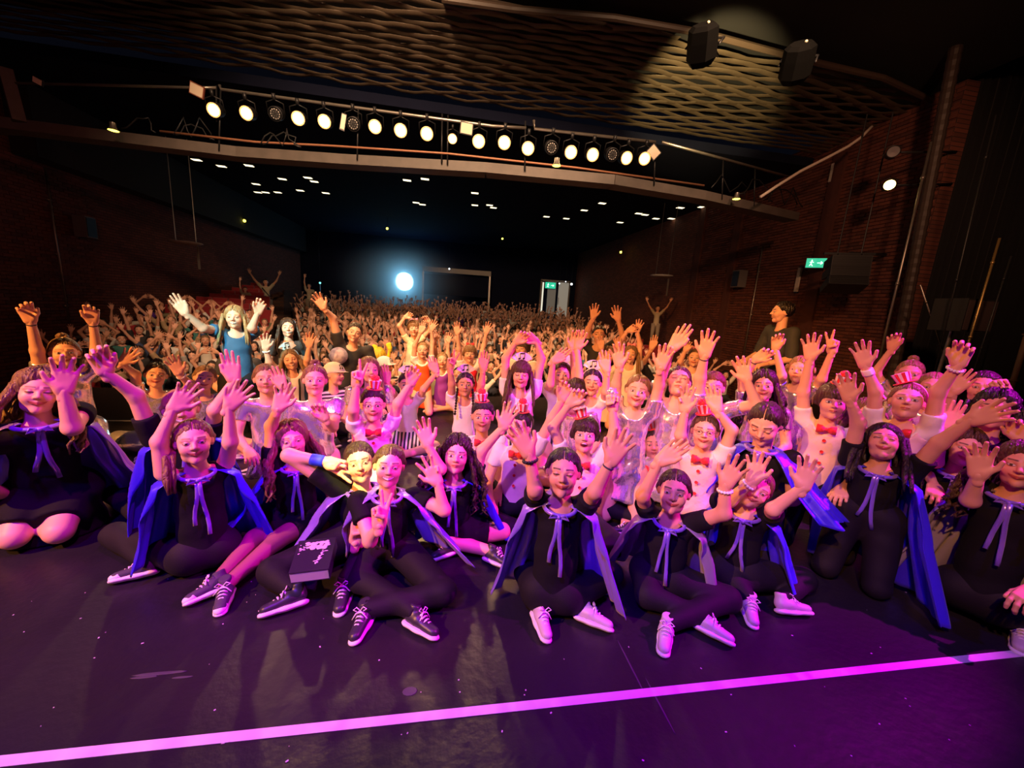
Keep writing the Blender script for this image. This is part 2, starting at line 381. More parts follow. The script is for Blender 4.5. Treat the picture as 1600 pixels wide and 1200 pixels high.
def hair_cap(lod, style, seed=0.):
    _, _, g2, V2, t2 = head_base(lod); PH, TH, D, Q = g2; a = np.abs(PH)
    deg = np.degrees
    hl = np.interp(deg(a), [0, 35, 55, 72, 88, 105, 130, 180], [50, 44, 30, 8, 12, -12, -38, -44])
    th = .010
    if style in ('bangs', 'bowl'): hl = np.interp(deg(a), [0, 35, 50, 68, 85, 105, 130, 180], [17, 17, 12, -14, -20, -35, -42, -44]); th = .014
    if style in ('long', 'curly', 'wavy'): hl = np.interp(deg(a), [0, 30, 50, 65, 85, 105, 130, 180], [50, 40, 20, -12, -30, -38, -44, -46]); th = .016
    if style == 'boy': hl = np.interp(deg(a), [0, 35, 55, 72, 88, 105, 130, 180], [44, 42, 34, 14, 18, 0, -22, -28]); th = .011
    if style == 'hood': hl = np.interp(deg(a), [0, 40, 60, 80, 100, 130, 180], [44, 34, 5, -25, -45, -60, -70]); th = .022
    hl = hl+1.6*np.sin(PH*17+seed)+1.2*np.sin(PH*31)
    el = deg(TH); m = ss(-2.5, 2.5, el-hl); th = th*(.35+.65*ss(0, 24, el-hl))
    groove = .0016*np.sin(PH*33+3*np.sin(TH*5+seed))+.0010*np.sin(PH*59+seed)
    if style == 'curly': groove = .006*np.sin(PH*19+seed)*np.sin(TH*21)+.003*np.sin(PH*37)
    if style == 'wavy': groove = .004*np.sin(PH*13+seed+5*TH)+.002*np.sin(PH*29)
    part = -(th+.0035)*np.exp(-((D[:, 0]-.02*math.sin(seed))/.026)**2)*(D[:, 1] < .35) if style not in ('boy', 'bangs', 'bowl', 'hood') and int(seed*10) % 3 != 0 else 0
    top = 1+.5*np.clip(D[:, 2], 0, 1)*(style in ('boy', 'curly', 'wavy', 'bangs'))
    if style == 'boy': groove = .0035*np.sin(PH*27+seed+2*np.sin(TH*9))*np.sin(TH*17+PH*3)
    r = t2+np.where(m > 0, (th*top+groove+part), 0)*m-.007*(1-m)
    return D*r[:, None]+np.array([0, -.005, 0.]), Q

# ------------------------------------------------------------------ shoe template (heel joint at origin, toe along +Y, sole down)
def shoe_parts(h=.008):
    z = np.array([0, 0, 1.])
    up = field([seg((0, -.02, -.035), (0, .03, -.03), .036, .038, .02), seg((0, .03, -.038), (0, .140, -.056), .040, .034, .02, z, .8), seg((0, -.015, -.03), (0, -.01, .03), .033, .034, .015, c1=True)], h, zmin=-.080)
    so = field([seg((0, -.020, -.076), (0, .05, -.078), .044, .040, .02, z, .42), seg((0, .05, -.078), (0, .145, -.078), .040, .040, .02, z, .42)], h)
    cap_ = field([seg((0, .132, -.057), (0, .150, -.062), .036, .033, .01, z, .78)], h)
    la = MB()
    for i in range(5):
        y = .045+i*.017; zz = .006-i*.010
        la.tube([(-.024, y, zz-.014), (-.008, y+.006, zz+.001), (.010, y+.010, zz+.001), (.025, y+.004, zz-.014)], .0035, 5)
        la.tube([(.024, y, zz-.014), (.008, y+.006, zz+.002), (-.010, y+.010, zz+.001), (-.025, y+.004, zz-.014)], .0035, 5)
    for s in (-1, 1):
        la.tube([(0, .045, .012), (s*.02, .04, .03), (s*.04, .045, .02), (s*.02, .05, .012)], .0032, 5)
        la.tube([(0, .045, .012), (s*.02, .06, .008), (s*.045, .07, -.02)], .0032, 5)
    return up, so, cap_, la
_sp = shoe_parts()
SHOE_UP = {}; SHOE_SOLE = mesh_np('shoe_sole', *_sp[1], [RUBBER]); SHOE_LACE = _sp[3].mesh('laces', RUBBER, True)
SHOE_CAP = mesh_np('toe_cap', *_sp[2], [RUBBER])
for _n, _m in (('canvas', CANVAS), ('pale', mat('pale_leather', (.55, .45, .52), .45)), ('dark', mat('dark_leather', (.03, .028, .04), .4))):
    SHOE_UP[_n] = mesh_np('shoe_'+_n, *_sp[0], [_m])
def put_shoe(parent, ankle, toe, kind='canvas', up=(0, 0, 1), s=1.):
    d = np.array(toe, float)-np.array(ankle, float); d /= np.linalg.norm(d); u = np.array(up, float); u = u-d*(u@d); u /= np.linalg.norm(u)
    x = np.cross(d, u); M = Matrix(((x[0]*s, d[0]*s, u[0]*s, ankle[0]), (x[1]*s, d[1]*s, u[1]*s, ankle[1]), (x[2]*s, d[2]*s, u[2]*s, ankle[2]), (0, 0, 0, 1)))
    o = link(bpy.data.objects.new('shoe', SHOE_UP[kind]), parent); o.matrix_local = M
    link(bpy.data.objects.new('sole', SHOE_SOLE), o); link(bpy.data.objects.new('laces', SHOE_LACE), o)
    if kind == 'canvas': link(bpy.data.objects.new('toe_cap', SHOE_CAP), o)
    return o

# ------------------------------------------------------------------ worn things
def note_mesh(s=1.):
    m = MB()
    for x in (-.018, .020):
        m.lathe([(.001, -.002), (.0105, -.002), (.0105, .002), (.001, .002)], 10, [[1, 0, 0], [0, 0, -1], [.25, .8, 0]], (x-.006, 0, -.022+(.004 if x > 0 else 0)))
        m.box((x+.002, 0, .002+(.004 if x > 0 else 0)), (.004, .004, .05))
    m.box((.003, 0, .027), (.042, .004, .010), [[1, 0, 0], [0, 1, 0], [.12, 0, 1]])
    return m.mesh('music_note', BLACKINK)
NOTE = note_mesh()
def fan_mesh():
    m = MB(); n = 9
    for i in range(n):
        a = math.radians(-62+124*(i+.5)/n); w_ = math.radians(124/n*.52); r0, r1 = .025, .098; y = (.0025 if i % 2 else -.0025)
        P = [(r*math.sin(a+t*w_), y+(.003 if t > 0 else -.003)*(1 if r == r1 else .3), r*math.cos(a+t*w_)) for r in (r0, r1) for t in (-1, 1)]
        V = [(x, yy+dy, z) for dy in (-.0008, .0008) for x, yy, z in P]
        m.add(V, [(0, 1, 3, 2), (4, 6, 7, 5), (0, 4, 5, 1), (2, 3, 7, 6), (0, 2, 6, 4), (1, 5, 7, 3)])
    return m.mesh('card_fan', WHITE)
FAN = fan_mesh()
BAND_M = MB().tube([(.083*math.cos(t), .012, .016+.104*math.sin(t)) for t in np.linspace(-.1, PI+.1, 22)], .0055, 6).mesh('headband', mat('white_ribbon', (.85, .8, .75), .5), True)
BANDR_M = MB().tube([(.083*math.cos(t), .012, .016+.104*math.sin(t)) for t in np.linspace(-.1, PI+.1, 22)], .0055, 6).mesh('headband', mat('pale_band', (.75, .6, .55), .5), True)
def hat_mesh():
    m = MB(); n = 16; H_ = .052
    V = []; 
    for z, r in ((.004, .027), (.004+H_, .038)):
        V += [(r*math.cos(2*PI*i/n), r*math.sin(2*PI*i/n), z) for i in range(n)]
    for i in range(n):
        m.cur = 1 if i % 2 else 0
        a, b = V[i], V[(i+1) % n]; c, d = V[n+(i+1) % n], V[n+i]
        k = .002 if i % 2 else 0; o = np.array([math.cos(2*PI*(i+.5)/n), math.sin(2*PI*(i+.5)/n), 0])*k
        m.add([np.array(p)+o for p in (a, b, c, d)]+[(0, 0, a[2]), (0, 0, d[2])], [(0, 1, 2, 3)], [(3, 2, 5), (1, 0, 4)])
    m.cur = 0
    m.lathe([(.001, 0), (.046, 0), (.048, .003), (.046, .006), (.001, .006)], 20)
    return m.mesh('mini_top_hat', [RED, WHITE])
HAT = hat_mesh()
_pm = MB()
for _i in range(26):
    _a = _i*2.4; _z = 1-2*(_i+.5)/26; _q = math.sqrt(1-_z*_z); _pm.ball((.019*_q*math.cos(_a), .019*_q*math.sin(_a), .068+.013*_z), .0085, 6)
POMPOM = _pm.mesh('pompom', RED, True)
def bow_mesh():
    m = MB()
    for s in (-1, 1):
        V = []
        for x, hz, dy in ((.004, .008, .008), (.022, .022, .014), (.048, .027, .009), (.052, .022, .004)):
            V += [(s*x, -dy, hz), (s*x, -dy, -hz), (s*x, dy, -hz), (s*x, dy, hz)]
        Q = [(4*i+j, 4*i+(j+1) % 4, 4*i+4+(j+1) % 4, 4*i+4+j) for i in range(3) for j in range(4)]+[(12, 13, 14, 15), (3, 2, 1, 0)]
        if s > 0: Q = [q[::-1] for q in Q]
        m.add(V, Q)
    m.ball((0, 0, 0), (.010, .013, .012), 8); return m.mesh('bow_tie', RED, True)
BOW = bow_mesh()
BUTTON = MB().lathe([(.0005, .004), (.009, .004), (.0105, .001), (.0105, -.003)], 12, [[1, 0, 0], [0, 0, 1], [0, -1, 0]]).mesh('button', RED, True)
SCRUNCH = MB().lathe([(.014+.007*math.cos(t), .007*math.sin(t)) for t in np.linspace(0, 2*PI, 8)], 14).mesh('scrunchie', WHITECL, True)
GLASS = MB()
for _s in (-1, 1):
    GLASS.tube([(_s*.031+.019*math.cos(t), -.094, .002+.015*math.sin(t)) for t in np.linspace(0, 2*PI, 15)], .0011, 5)
    GLASS.tube([(_s*.050, -.092, .006), (_s*.074, -.03, .008), (_s*.076, .01, .004)], .0011, 5)
GLASS.tube([(-.012, -.096, .005), (.012, -.096, .005)], .0011, 5); GLASS = GLASS.mesh('glasses', METAL, True)

# ------------------------------------------------------------------ people
TONES = {'l': (.80, .44, .31), 'm': (.66, .34, .22), 'd': (.42, .21, .13), 'p': (.86, .52, .40)}
HCOL = {'black': (.018, .012, .012), 'dark': (.045, .024, .016), 'brown': (.11, .055, .03), 'blond': (.50, .30, .13), 'fair': (.32, .18, .085), 'red': (.24, .07, .04), 'yellow': (.95, .70, .05)}
BODYC = {'lod0': (.0082, .0042), 'lod1': (.011, .0055), 'lod2': (.020, .010)}
def unit(v): v = np.array(v, float); return v/(np.linalg.norm(v)+1e-9)
def reach(o, L, px=None, target=None):
    """joint on the sight line px, about L from o"""
    q = unit(ray(*px)); v = o-CC; tc = v@q; cl = CC+q*tc; d = np.linalg.norm(cl-o)
    Le = min(L*1.12, max(.70*L, d*1.08))
    if d >= Le: return o+unit(cl-o)*min(d, L*1.18)
    return CC+q*(tc-math.sqrt(Le*Le-d*d)*.85)
def R3(yaw, pitch, roll):
    return np.array(Matrix.Rotation(yaw, 3, 'Z')@Matrix.Rotation(pitch, 3, 'X')@Matrix.Rotation(roll, 3, 'Y'))
def lock(path, r, n=6): return tube(path, r, n)
def person(label, head, hp, L=None, R=None, legs=None, fit='cape', hair='bun', hc='brown', tone='l', b=1., hs=1., lod=0, mouth='smile', eyes=.8,
           turn=0, tilt=0, nod=None, lean=0, leanf=0, mode=None, cape=None, hat=None, col=None, bcol=None, shoes=None, extra=(), group=None, hd=0, bturn=None, hipz=None, away=False, bandL=None, bandR=None, legskin=False, top='tee', slvL=.5):
    hx, hy = head; d = FPX*.215*hs/hp+hd; Hc = atD(hx, hy, d)
    tone = TONES[tone] if isinstance(tone, str) else tone
    tc = unit((CC-Hc)*np.array([1, 1, 0])); yaw = math.atan2(-tc[0], tc[1])+PI   # -Y of the head towards the camera
    yaw = math.atan2(tc[0], -tc[1]); dist = np.linalg.norm((CC-Hc)[:2])
    if away: yaw += PI
    if nod is None: nod = math.degrees(math.atan2(H-Hc[2], dist))*.55
    M = R3(yaw+math.radians(turn), -math.radians(nod), math.radians(tilt))
    bt = turn*.35 if bturn is None else bturn
    ya = yaw+math.radians(bt); fw = np.array([math.sin(ya), -math.cos(ya), 0]); sd = np.array([math.cos(ya), math.sin(ya), 0])
    if away: pass
    neck = Hc+M@np.array([0, .018, -.085])*hs+np.array([0, 0, -.072*hs])-fw*0
    TL = .43*b; zp = neck[2]-TL
    if mode is None: mode = 'sit' if zp < .24*b else 'kneel' if zp < .62*b else 'stand'
    if mode == 'sit': zp = .115*b
    if mode == 'kneel': zp = min(max(zp, .28*b), .5*b)
    if hipz is not None: zp = hipz
    pel = np.array([neck[0], neck[1], zp])+sd*lean-fw*leanf
    if mode == 'stand' and hipz is None: pel[2] = max(zp, .5*b)
    TLr = neck[2]-pel[2]
    base = np.array([pel[0], pel[1], 0.]); root = empty('person', base, label, 'person', group)
    O = base
    spn = unit(neck-pel)
    h, hh = BODYC['lod%d' % lod]
    # shoulders, arms
    sh = {}; el = {}; wr = {}; tp = {}; pose = {}
    for s, A in ((-1, L), (1, R)):
        S_ = neck+sd*s*.145*b-np.array([0, 0, .035*b])-fw*.01
        if A == 'back':
            E_ = S_+sd*s*.04*b-np.array([0, 0, .235*b])-fw*.06; W_ = E_-sd*s*.08*b-fw*.12*b-np.array([0, 0, .12*b]); T_ = W_-np.array([0, 0, .12*b]); ps = 'relax'
        elif A is None:
            E_ = S_+sd*s*.06*b-np.array([0, 0, .235*b])+fw*.03; W_ = E_-sd*s*.07*b+fw*.17*b-np.array([0, 0, .06*b]); T_ = W_+fw*.13*b-np.array([0, 0, .05])-sd*s*.03; ps = 'relax'
        else:
            (ep, wp, t_), ps = A[:3], (A[3] if len(A) > 3 else 'open')
            up = ep[1] < hy+hp*.9
            if up: S_ = S_+np.array([0, 0, .05*b])-sd*s*.02*b
            E_ = reach(S_, .245*b, ep); W_ = reach(E_, .215*b, wp)
            dT = np.linalg.norm(W_-CC); q = ray(*t_); q = q/np.linalg.norm(q); T_ = CC+q*(dT-(.02 if ps != 'flat' else .0))
        sh[s], el[s], wr[s], tp[s], pose[s] = S_, E_, W_, T_, ps
    # legs
    hip = {s: pel+sd*s*.075*b+np.array([0, 0, -.01]) for s in (-1, 1)}; kn = {}; an = {}; toe = {}
    for i, s in enumerate((-1, 1)):
        lg = legs[i] if legs else None
        if lg:
            (k_, a_, t_) = lg
            kn[s] = onZ(*k_, .085*b) if mode != 'sit' or True else None; an[s] = onZ(*a_, .06); toe[s] = onZ(*t_, .045)
        elif mode == 'sit':
            kn[s] = pel+sd*s*.27*b+fw*.20*b; kn[s][2] = .10*b; an[s] = pel-sd*s*.10*b+fw*(.27+.05*s)*b; an[s][2] = .055
            toe[s] = an[s]-sd*s*.16*b+fw*.03; toe[s][2] = .04
        elif mode == 'kneel':
            kn[s] = pel+sd*s*.11*b+fw*(.30 if zp < .36*b else .12)*b; kn[s][2] = .065*b; an[s] = pel+sd*s*.09*b-fw*.16*b; an[s][2] = .05
            toe[s] = an[s]-fw*.15; toe[s][2] = .03
        else:
            kn[s] = pel+sd*s*.09*b+fw*.02; kn[s][2] = pel[2]*.52; an[s] = pel+sd*s*.09*b-fw*.01; an[s][2] = .075; toe[s] = an[s]+fw*.15*b+sd*s*.03; toe[s][2] = .05
    # ---- skin
    n_ = fw
    waist = pel+spn*TLr*.38; chest = neck-spn*.13*b; neckt = Hc+M@np.array([0, .02, -.045])*hs
    def torso(g, extra_=0):
        return [seg(chest, waist, (.098+g)*b, (.086+g)*b, .05, n_, .70), seg(waist, pel+np.array([0, 0, .02]), (.088+g)*b, (.110+g)*b, .05, n_, .78),
                seg(sh[-1]*.72+neck*.28-np.array([0, 0, .03*b]), sh[1]*.72+neck*.28-np.array([0, 0, .03*b]), (.043+g)*b, (.043+g)*b, .06)]
    S = torso(-.010)
    S += [seg(neck-np.array([0, 0, .03]), neckt, .046*b**.5*hs, .043*hs, .03)]
    for s in (-1, 1):
        S += [seg(sh[s], el[s], .041*b, .033*b, .035), seg(el[s], wr[s]+unit(wr[s]-el[s])*.005, .034*b, .0215*b, .02)]
        if legskin or fit in ('silver', 'note', 'dress', 'girldress', 'wide'):
            S += [seg(hip[s], kn[s], .078*b, .052*b, .03), seg(kn[s], an[s], .051*b, .031*b, .02)]
        if not shoes and (legskin or fit in ('silver', 'note', 'girldress', 'dress')):
            S += [seg(an[s], toe[s], .03, .022, .02)]
    for q in S: q['a'] = q['a']-O; q['b'] = q['b']-O
    V, Q = field(S, h, zmin=.004)
    C = np.tile(np.array(tone), (len(V), 1))
    if legskin == 'tights':
        lowz = V[:, 2] < .30*b
        C[lowz] = np.array((.30, .10, .13))
    sleevecol = col if fit == 'yellow' else None
    if sleevecol: C[:] = sleevecol
    Vs = [V]; Qs = [Q]; Cs = [C]; n = len(V)
    # head
    HV, HQ, g2, V2, t2 = head_base(lod)
    Vs.append((HV*hs)@M.T+(Hc-O)); Qs.append(HQ+n); Cs.append(face_paint(HV, tone, mouth, eyes, brow=tuple(np.array(HCOL.get(hc, (.1, .06, .04)))*.8+.01))); n += len(HV)
    # hands
    for s in (-1, 1):
        hv, hq = hand(pose[s], hh); yv = unit(tp[s]-wr[s])
        zz = unit(CC-wr[s]) if not away else unit(wr[s]-CC)
        if (L if s < 0 else R) is None: zz = np.array([0, 0, -1.])
        zz = unit(zz-yv*(zz@yv)); xx = np.cross(yv, zz)
        hv2 = hv.copy(); hq2 = hq
        sc = 1.02*b**.8
        if s > 0: hv2[:, 0] *= -1; hq2 = hq[:, ::-1]
        if away: hv2[:, 0] *= 1
        Vs.append(sc*(hv2[:, :1]*xx+hv2[:, 1:2]*yv+hv2[:, 2:3]*zz)+(wr[s]-O)); Qs.append(hq2+n); Cs.append(np.tile(np.array(sleevecol or tone)*(1, .96, .95), (len(hv), 1))); n += len(hv)
    body = link(bpy.data.objects.new('body', mesh_np('body', np.concatenate(Vs), np.concatenate(Qs), [SKIN], col=np.concatenate(Cs))), root)
    seed = hx*.37
    def part(name, segs, m, wrk=.004, sub=(), color=None, hcell=None, lab=None, zmin=.006, par=root):
        for q in segs: q['a'] = q['a']-O; q['b'] = q['b']-O
        Vp, Qp = field(segs, hcell or h*1.15, [(c-O, r) for c, r in sub], wrk, seed=seed, zmin=zmin)
        o = link(bpy.data.objects.new(name, mesh_np(name, Vp, Qp, [m])), par)
        if color: o.color = (*color, 1)
        if lab: o['label'] = lab
        return o
    # ---- clothes
    def shirt(m, slv=.5, g=.006, neckr=.066, color=None, name='t_shirt', down=0., lab=None):
        sg = torso(g)
        if down: sg.append(seg(pel, pel-np.array([0, 0, down]), .118*b, .125*b, .04, n_, .8))
        if slv:
            for s in (-1, 1): sg.append(seg(sh[s], sh[s]+(el[s]-sh[s])*slv, .054*b, .052*b, .03, c1=True))
        return part(name, sg, m, .0045, [(neck+fw*.035*b+np.array([0, 0, .022*b]), neckr*b)], color, lab=lab)
    def pants(m, color=None, frac=1., name='leggings', g=.006, lab=None):
        sg = [seg(pel-sd*.04*b, pel+sd*.04*b, .112*b, .112*b, .04, n_, .85)]
        for s in (-1, 1):
            if frac >= 1: sg += [seg(hip[s], kn[s], (.086+g)*b, (.058+g)*b, .03), seg(kn[s], an[s], (.056+g)*b, (.034+g)*b, .02, c1=True)]
            else: sg += [seg(hip[s], hip[s]+(kn[s]-hip[s])*frac, (.090+g)*b, (.074+g)*b, .03, c1=True)]
        return part(name, sg, m, .003, (), color, lab=lab)
    def skirt(m, color=None, ln=.2, flare=.17, name='skirt'):
        if mode == 'sit':
            sg = [seg(pel-sd*.04*b, pel+sd*.04*b, .115*b, .115*b, .05, n_, .9)]
            for s in (-1, 1): sg += [seg(hip[s], hip[s]+(kn[s]-hip[s])*.74, .100*b, .088*b, .05, c1=True)]
            sg.append(seg(pel+fw*.08*b, pel+fw*.17*b-np.array([0, 0, .03]), .085*b, .07*b, .05))
        else:
            sg = [seg(waist, pel, .098*b, .125*b, .04, n_, .85), seg(pel, pel-np.array([0, 0, ln*b]), .125*b, flare*b, .04, n_, .85, c1=True)]
            if fit == 'dress':
                for s in (-1, 1): sg.append(seg(hip[s], hip[s]+(kn[s]-hip[s])*.78, .105*b, .085*b, .05, c1=True))
        return part(name, sg, m, .007, (), color)
    if fit in ('cape', 'tank', 'plainblack'):
        if fit == 'tank': shirt(BLACKCLOTH, 0, .006, .085, name='leotard')
        else: shirt(BLACKCLOTH, .5 if top == 'tee' else .9, name='t_shirt')
        if not legskin: pants(LEGGING)
        else: pants(BLACKCLOTH, frac=.6, name='shorts')
    elif fit == 'dress':
        shirt(BLACKCLOTH, .35, .012, name='dress_top'); skirt(BLACKCLOTH, ln=.24, flare=.19, name='black_skirt')
    elif fit == 'silver':
        shirt(SILVER, slvL, .009, name='silver_top', down=.03 if mode != 'sit' else 0)
        (pants if legskin == 'pants' else skirt)(SILVER, name='silver_skirt')
    elif fit == 'pink':
        shirt(WHITECL, .45, .004, name='white_shirt'); sg = torso(.012)
        part('vest', sg, mat('pink_vest', (.90, .62, .66), .7, bump=.3, bscale=16), .004, [(neck+fw*.05*b+np.array([0, 0, .02*b]), .075*b)]+[(sh[s]+np.array([0, 0, .0]), .068*b) for s in (-1, 1)])
        pants(LEGGING if not col else SHIRT, color=col, name='trousers')
    elif fit == 'note':
        shirt(WHITECL, .4, .006, name='white_shirt'); sk = skirt(STRIPE, name='striped_skirt')
    elif fit == 'stripe':
        shirt(STRIPE2, .5, .006, name='striped_shirt'); pants(LEGGING, frac=.7, name='shorts')
    elif fit == 'tee':
        shirt(SHIRT, .5, .008, color=bcol or (.02, .02, .025), name='t_shirt'); pants(LEGGING, name='trousers')
    elif fit == 'long':
        shirt(SHIRT, 1., .008, color=bcol or (.02, .02, .025), name='long_sleeved_top'); pants(LEGGING, name='trousers')
    elif fit == 'girldress':
        shirt(WHITECL if col[0] > .02 and col != (.80, .66, .45) else SHIRT, .3, .004, color=col, name='undershirt')
        sg = torso(.010); sg += [seg(waist, pel, .100*b, .13*b, .04, n_, .85), seg(pel, pel-np.array([0, 0, .26*b]), .13*b, .19*b, .04, n_, .85, c1=True)]
        part('dress', sg, SHIRT, .005, [(neck+fw*.05*b+np.array([0, 0, .02*b]), .085*b)]+[(sh[s]+sd*s*.01, .085*b) for s in (-1, 1)], col)
    elif fit == 'wide':
        shirt(WHITECL, .5, .010, name='white_tunic', down=.05); pants(WHITECL, name='white_leggings')
    elif fit == 'yellow':
        shirt(SHIRT, .9, .010, color=col, name='yellow_costume', down=.1)
    # ---- shoes
    if shoes:
        for s in (-1, 1):
            a_ = an[s].copy(); a_[2] = max(a_[2], .075 if mode != 'kneel' else .06); t_ = toe[s].copy(); t_[2] = a_[2]-(.0 if shoes else 0)
            upv = (0, 0, 1)
            if mode == 'sit': upv = unit(np.array([0, 0, .8])-fw*.55)
            if mode == 'kneel': upv = (0, 0, -1)
            put_shoe(root, a_-O, t_-O, shoes, upv, .82*b)
    elif fit in ('silver', 'note', 'pink', 'stripe') and lod < 2:
        for s in (-1, 1):
            a_ = an[s].copy(); a_[2] = max(a_[2], .07); put_shoe(root, a_-O, toe[s]+np.array([0, 0, a_[2]-toe[s][2]])-O, 'pale' if fit == 'silver' else 'dark', unit(np.array([0, 0, .8])-fw*.5) if mode == 'sit' else (0, 0, 1), .8*b)
    # ---- hair
    T = lambda p: (np.asarray(p, float)*hs)@M.T+(Hc-O)
    hb = MB(); HVp, HQp = hair_cap(lod, 'boy' if hair == 'boy' else hair if hair in ('bangs', 'long', 'curly', 'wavy', 'hood') else 'bangs' if hair in ('bangslong',) else 'bun', seed)
    hb.add(T(HVp), HQp)
    r_ = random.Random(int(hx*7+hy)); seg_n = 6 if lod < 2 else 4
    if hair in ('bun', 'topbun'):
        P = [(.0, .085, .060)] if hair == 'bun' else [(0, .035, .118)]
        for c in P:
            c = np.array(c)
            for i in range(9):
                a = i*.7; hb.ball(T(c+np.array([.018*math.cos(a), .006*math.sin(a*2), .016*math.sin(a)])), .019*hs, 8)
    if hair in ('pony', 'ponyside'):
        sx = 0 if hair == 'pony' else -.07
        for i in range(14):
            o_ = np.array([r_.uniform(-.018, .018), r_.uniform(-.01, .012), 0]); st = np.array([sx*.6, .085, .04])+o_
            path = [st, st+(sx*.5, .03, -.02), st+np.array([sx*.8, .015 if sx == 0 else -.10, -.10]), st+np.array([sx*.8+r_.uniform(-.01, .01), .01 if sx == 0 else -.15, -.20]), st+np.array([sx*.8, .0 if sx == 0 else -.16, -.27])]
            hb.add(*lock(T(path), np.array([.009, .013, .013, .010, .003])*hs))
    if hair in ('long', 'wavy', 'curly', 'bangslong'):
        nl = {'long': 30, 'wavy': 40, 'curly': 46, 'bangslong': 26}[hair]; ln = {'long': .30, 'wavy': .34, 'curly': .36, 'bangslong': .30}[hair]
        if lod == 2: nl = nl//2
        amp = {'long': .006, 'wavy': .020, 'curly': .020, 'bangslong': .006}[hair]; frq = {'long': 5, 'wavy': 15, 'curly': 34, 'bangslong': 5}[hair]
        for i in range(nl):
            a = math.radians(r_.choice((-1, 1))*r_.uniform(68, 178)); rr = r_.uniform(.072, .098 if hair != 'curly' else .115)
            wide = 1.15+(.35 if hair in ('curly', 'wavy') else 0)
            m_ = 14 if hair == 'curly' else 9; path = []; f = r_.random()*6
            front = abs(math.degrees(a)) < 105 and r_.random() < .75
            for j in range(m_):
                t = j/(m_-1); z = .035-(ln*r_.uniform(.98, 1.02))*t; k = 1+(wide-1)*ss(0, .5, t)
                px = math.sin(a)*rr*k*(1+.25*t)+amp*t*math.sin(f+frq*t); py = -math.cos(a)*rr*k*.95-(.07*t if front else -.03*t)+amp*t*math.cos(f+frq*t)
                path.append((px, py, z))
            W = T(path); hb.add(*lock(W, np.interp(np.linspace(0, 1, m_), [0, .3, .8, 1], [.011, .015, .011, .003])*hs, seg_n))
    if hair == 'braids':
        for s in (-1, 1):
            for j in range(9):
                t = j/8.; hb.ball(T((s*(.070+.012*t), -.02-.055*t, -.045-.20*t)), np.array([.014, .014, .017])*hs*(1.-.25*t), 8)
            hb.ball(T((s*.084, -.08, -.265)), .013*hs, 8)
    ho = hb.obj('hair', HAIR, root, True); ho.color = (*HCOL.get(hc, HCOL['brown']), 1)
    MW = Matrix(((M[0][0]*hs, M[0][1]*hs, M[0][2]*hs, (Hc-O)[0]), (M[1][0]*hs, M[1][1]*hs, M[1][2]*hs, (Hc-O)[1]), (M[2][0]*hs, M[2][1]*hs, M[2][2]*hs, (Hc-O)[2]), (0, 0, 0, 1)))
    def worn(name, me, M2=None, par=root):
        o = link(bpy.data.objects.new(name, me), par)
        o.matrix_local = (MW if par is root else Matrix())@(M2 if M2 is not None else Matrix()); return o
    if hair == 'topbun' or 'scrunchie' in extra: worn('scrunchie', SCRUNCH, Matrix.Translation((0, .035, .113)))
    if 'suspenders' in extra:
        for s in (-1, 1): MB().tube([sh[s]*.4+neck*.6-O+fw*.0+np.array([0, 0, .045*b]), chest-O+sd*s*.06*b+fw*.085*b, waist-O+sd*s*.055*b+fw*.075*b], .010*b, 6, .4, fw).obj('suspender', METAL, root, True)
    if 'glasses' in extra: worn('glasses', GLASS)
    if 'band' in extra: worn('headband', BAND_M)
    if hat is not None:
        hb_ = worn('headband', BANDR_M)
        ht = link(bpy.data.objects.new('mini_top_hat', HAT), root)
        ht.matrix_local = MW@Matrix.Translation((hat[0], .005, .112))@Matrix.Rotation(math.radians(hat[1]), 4, 'Y')@Matrix.Rotation(math.radians(12), 4, 'X')@Matrix.Scale(1.12, 4)
        if len(hat) > 2: link(bpy.data.objects.new('pompom', POMPOM), ht)
    if 'fan' in extra:
        worn('headband', BAND_M)
        fo = link(bpy.data.objects.new('card_fan', FAN), root); fo.matrix_local = MW@Matrix.Translation((0, .0, .095))@Matrix.Rotation(math.radians(nod*.6), 4, 'X')
        no = link(bpy.data.objects.new('music_note', NOTE), fo); no.matrix_local = Matrix.Translation((0, -.006, .062))@Matrix.Scale(.95, 4)
    if 'cap' in extra:
        cp = MB(); n0 = 0
        g2_, V2_ = head_base(lod)[2], head_base(lod)[3]; mk = ss(12, 18, np.degrees(g2_[1])+8*(g2_[2][:, 1] > 0)); t2_ = head_base(lod)[4]
        rr = t2_+np.where(mk > 0, .022+.012*g2_[2][:, 2], 0)*mk-.02*(1-mk); cp.add(T(g2_[2]*rr[:, None]+np.array([0, -.005, 0])), g2_[3])
        pk = [(.070*math.sin(a)*k, -.075-.05*math.cos(a)*k-(.0), .048-.012*k+.0) for k in (.2, 1., 1.35) for a in np.linspace(-1.35, 1.35, 9)]
        cp.add(T(pk), [(i*9+j, i*9+j+1, (i+1)*9+j+1, (i+1)*9+j) for i in range(2) for j in range(8)])
        co = cp.obj('cap', WHITECL, root, True)
        no = worn('music_note', NOTE, Matrix.Translation((-.03, -.105, .085))@Matrix.Rotation(math.radians(-25), 4, 'X')@Matrix.Scale(.9, 4)); no.parent = co
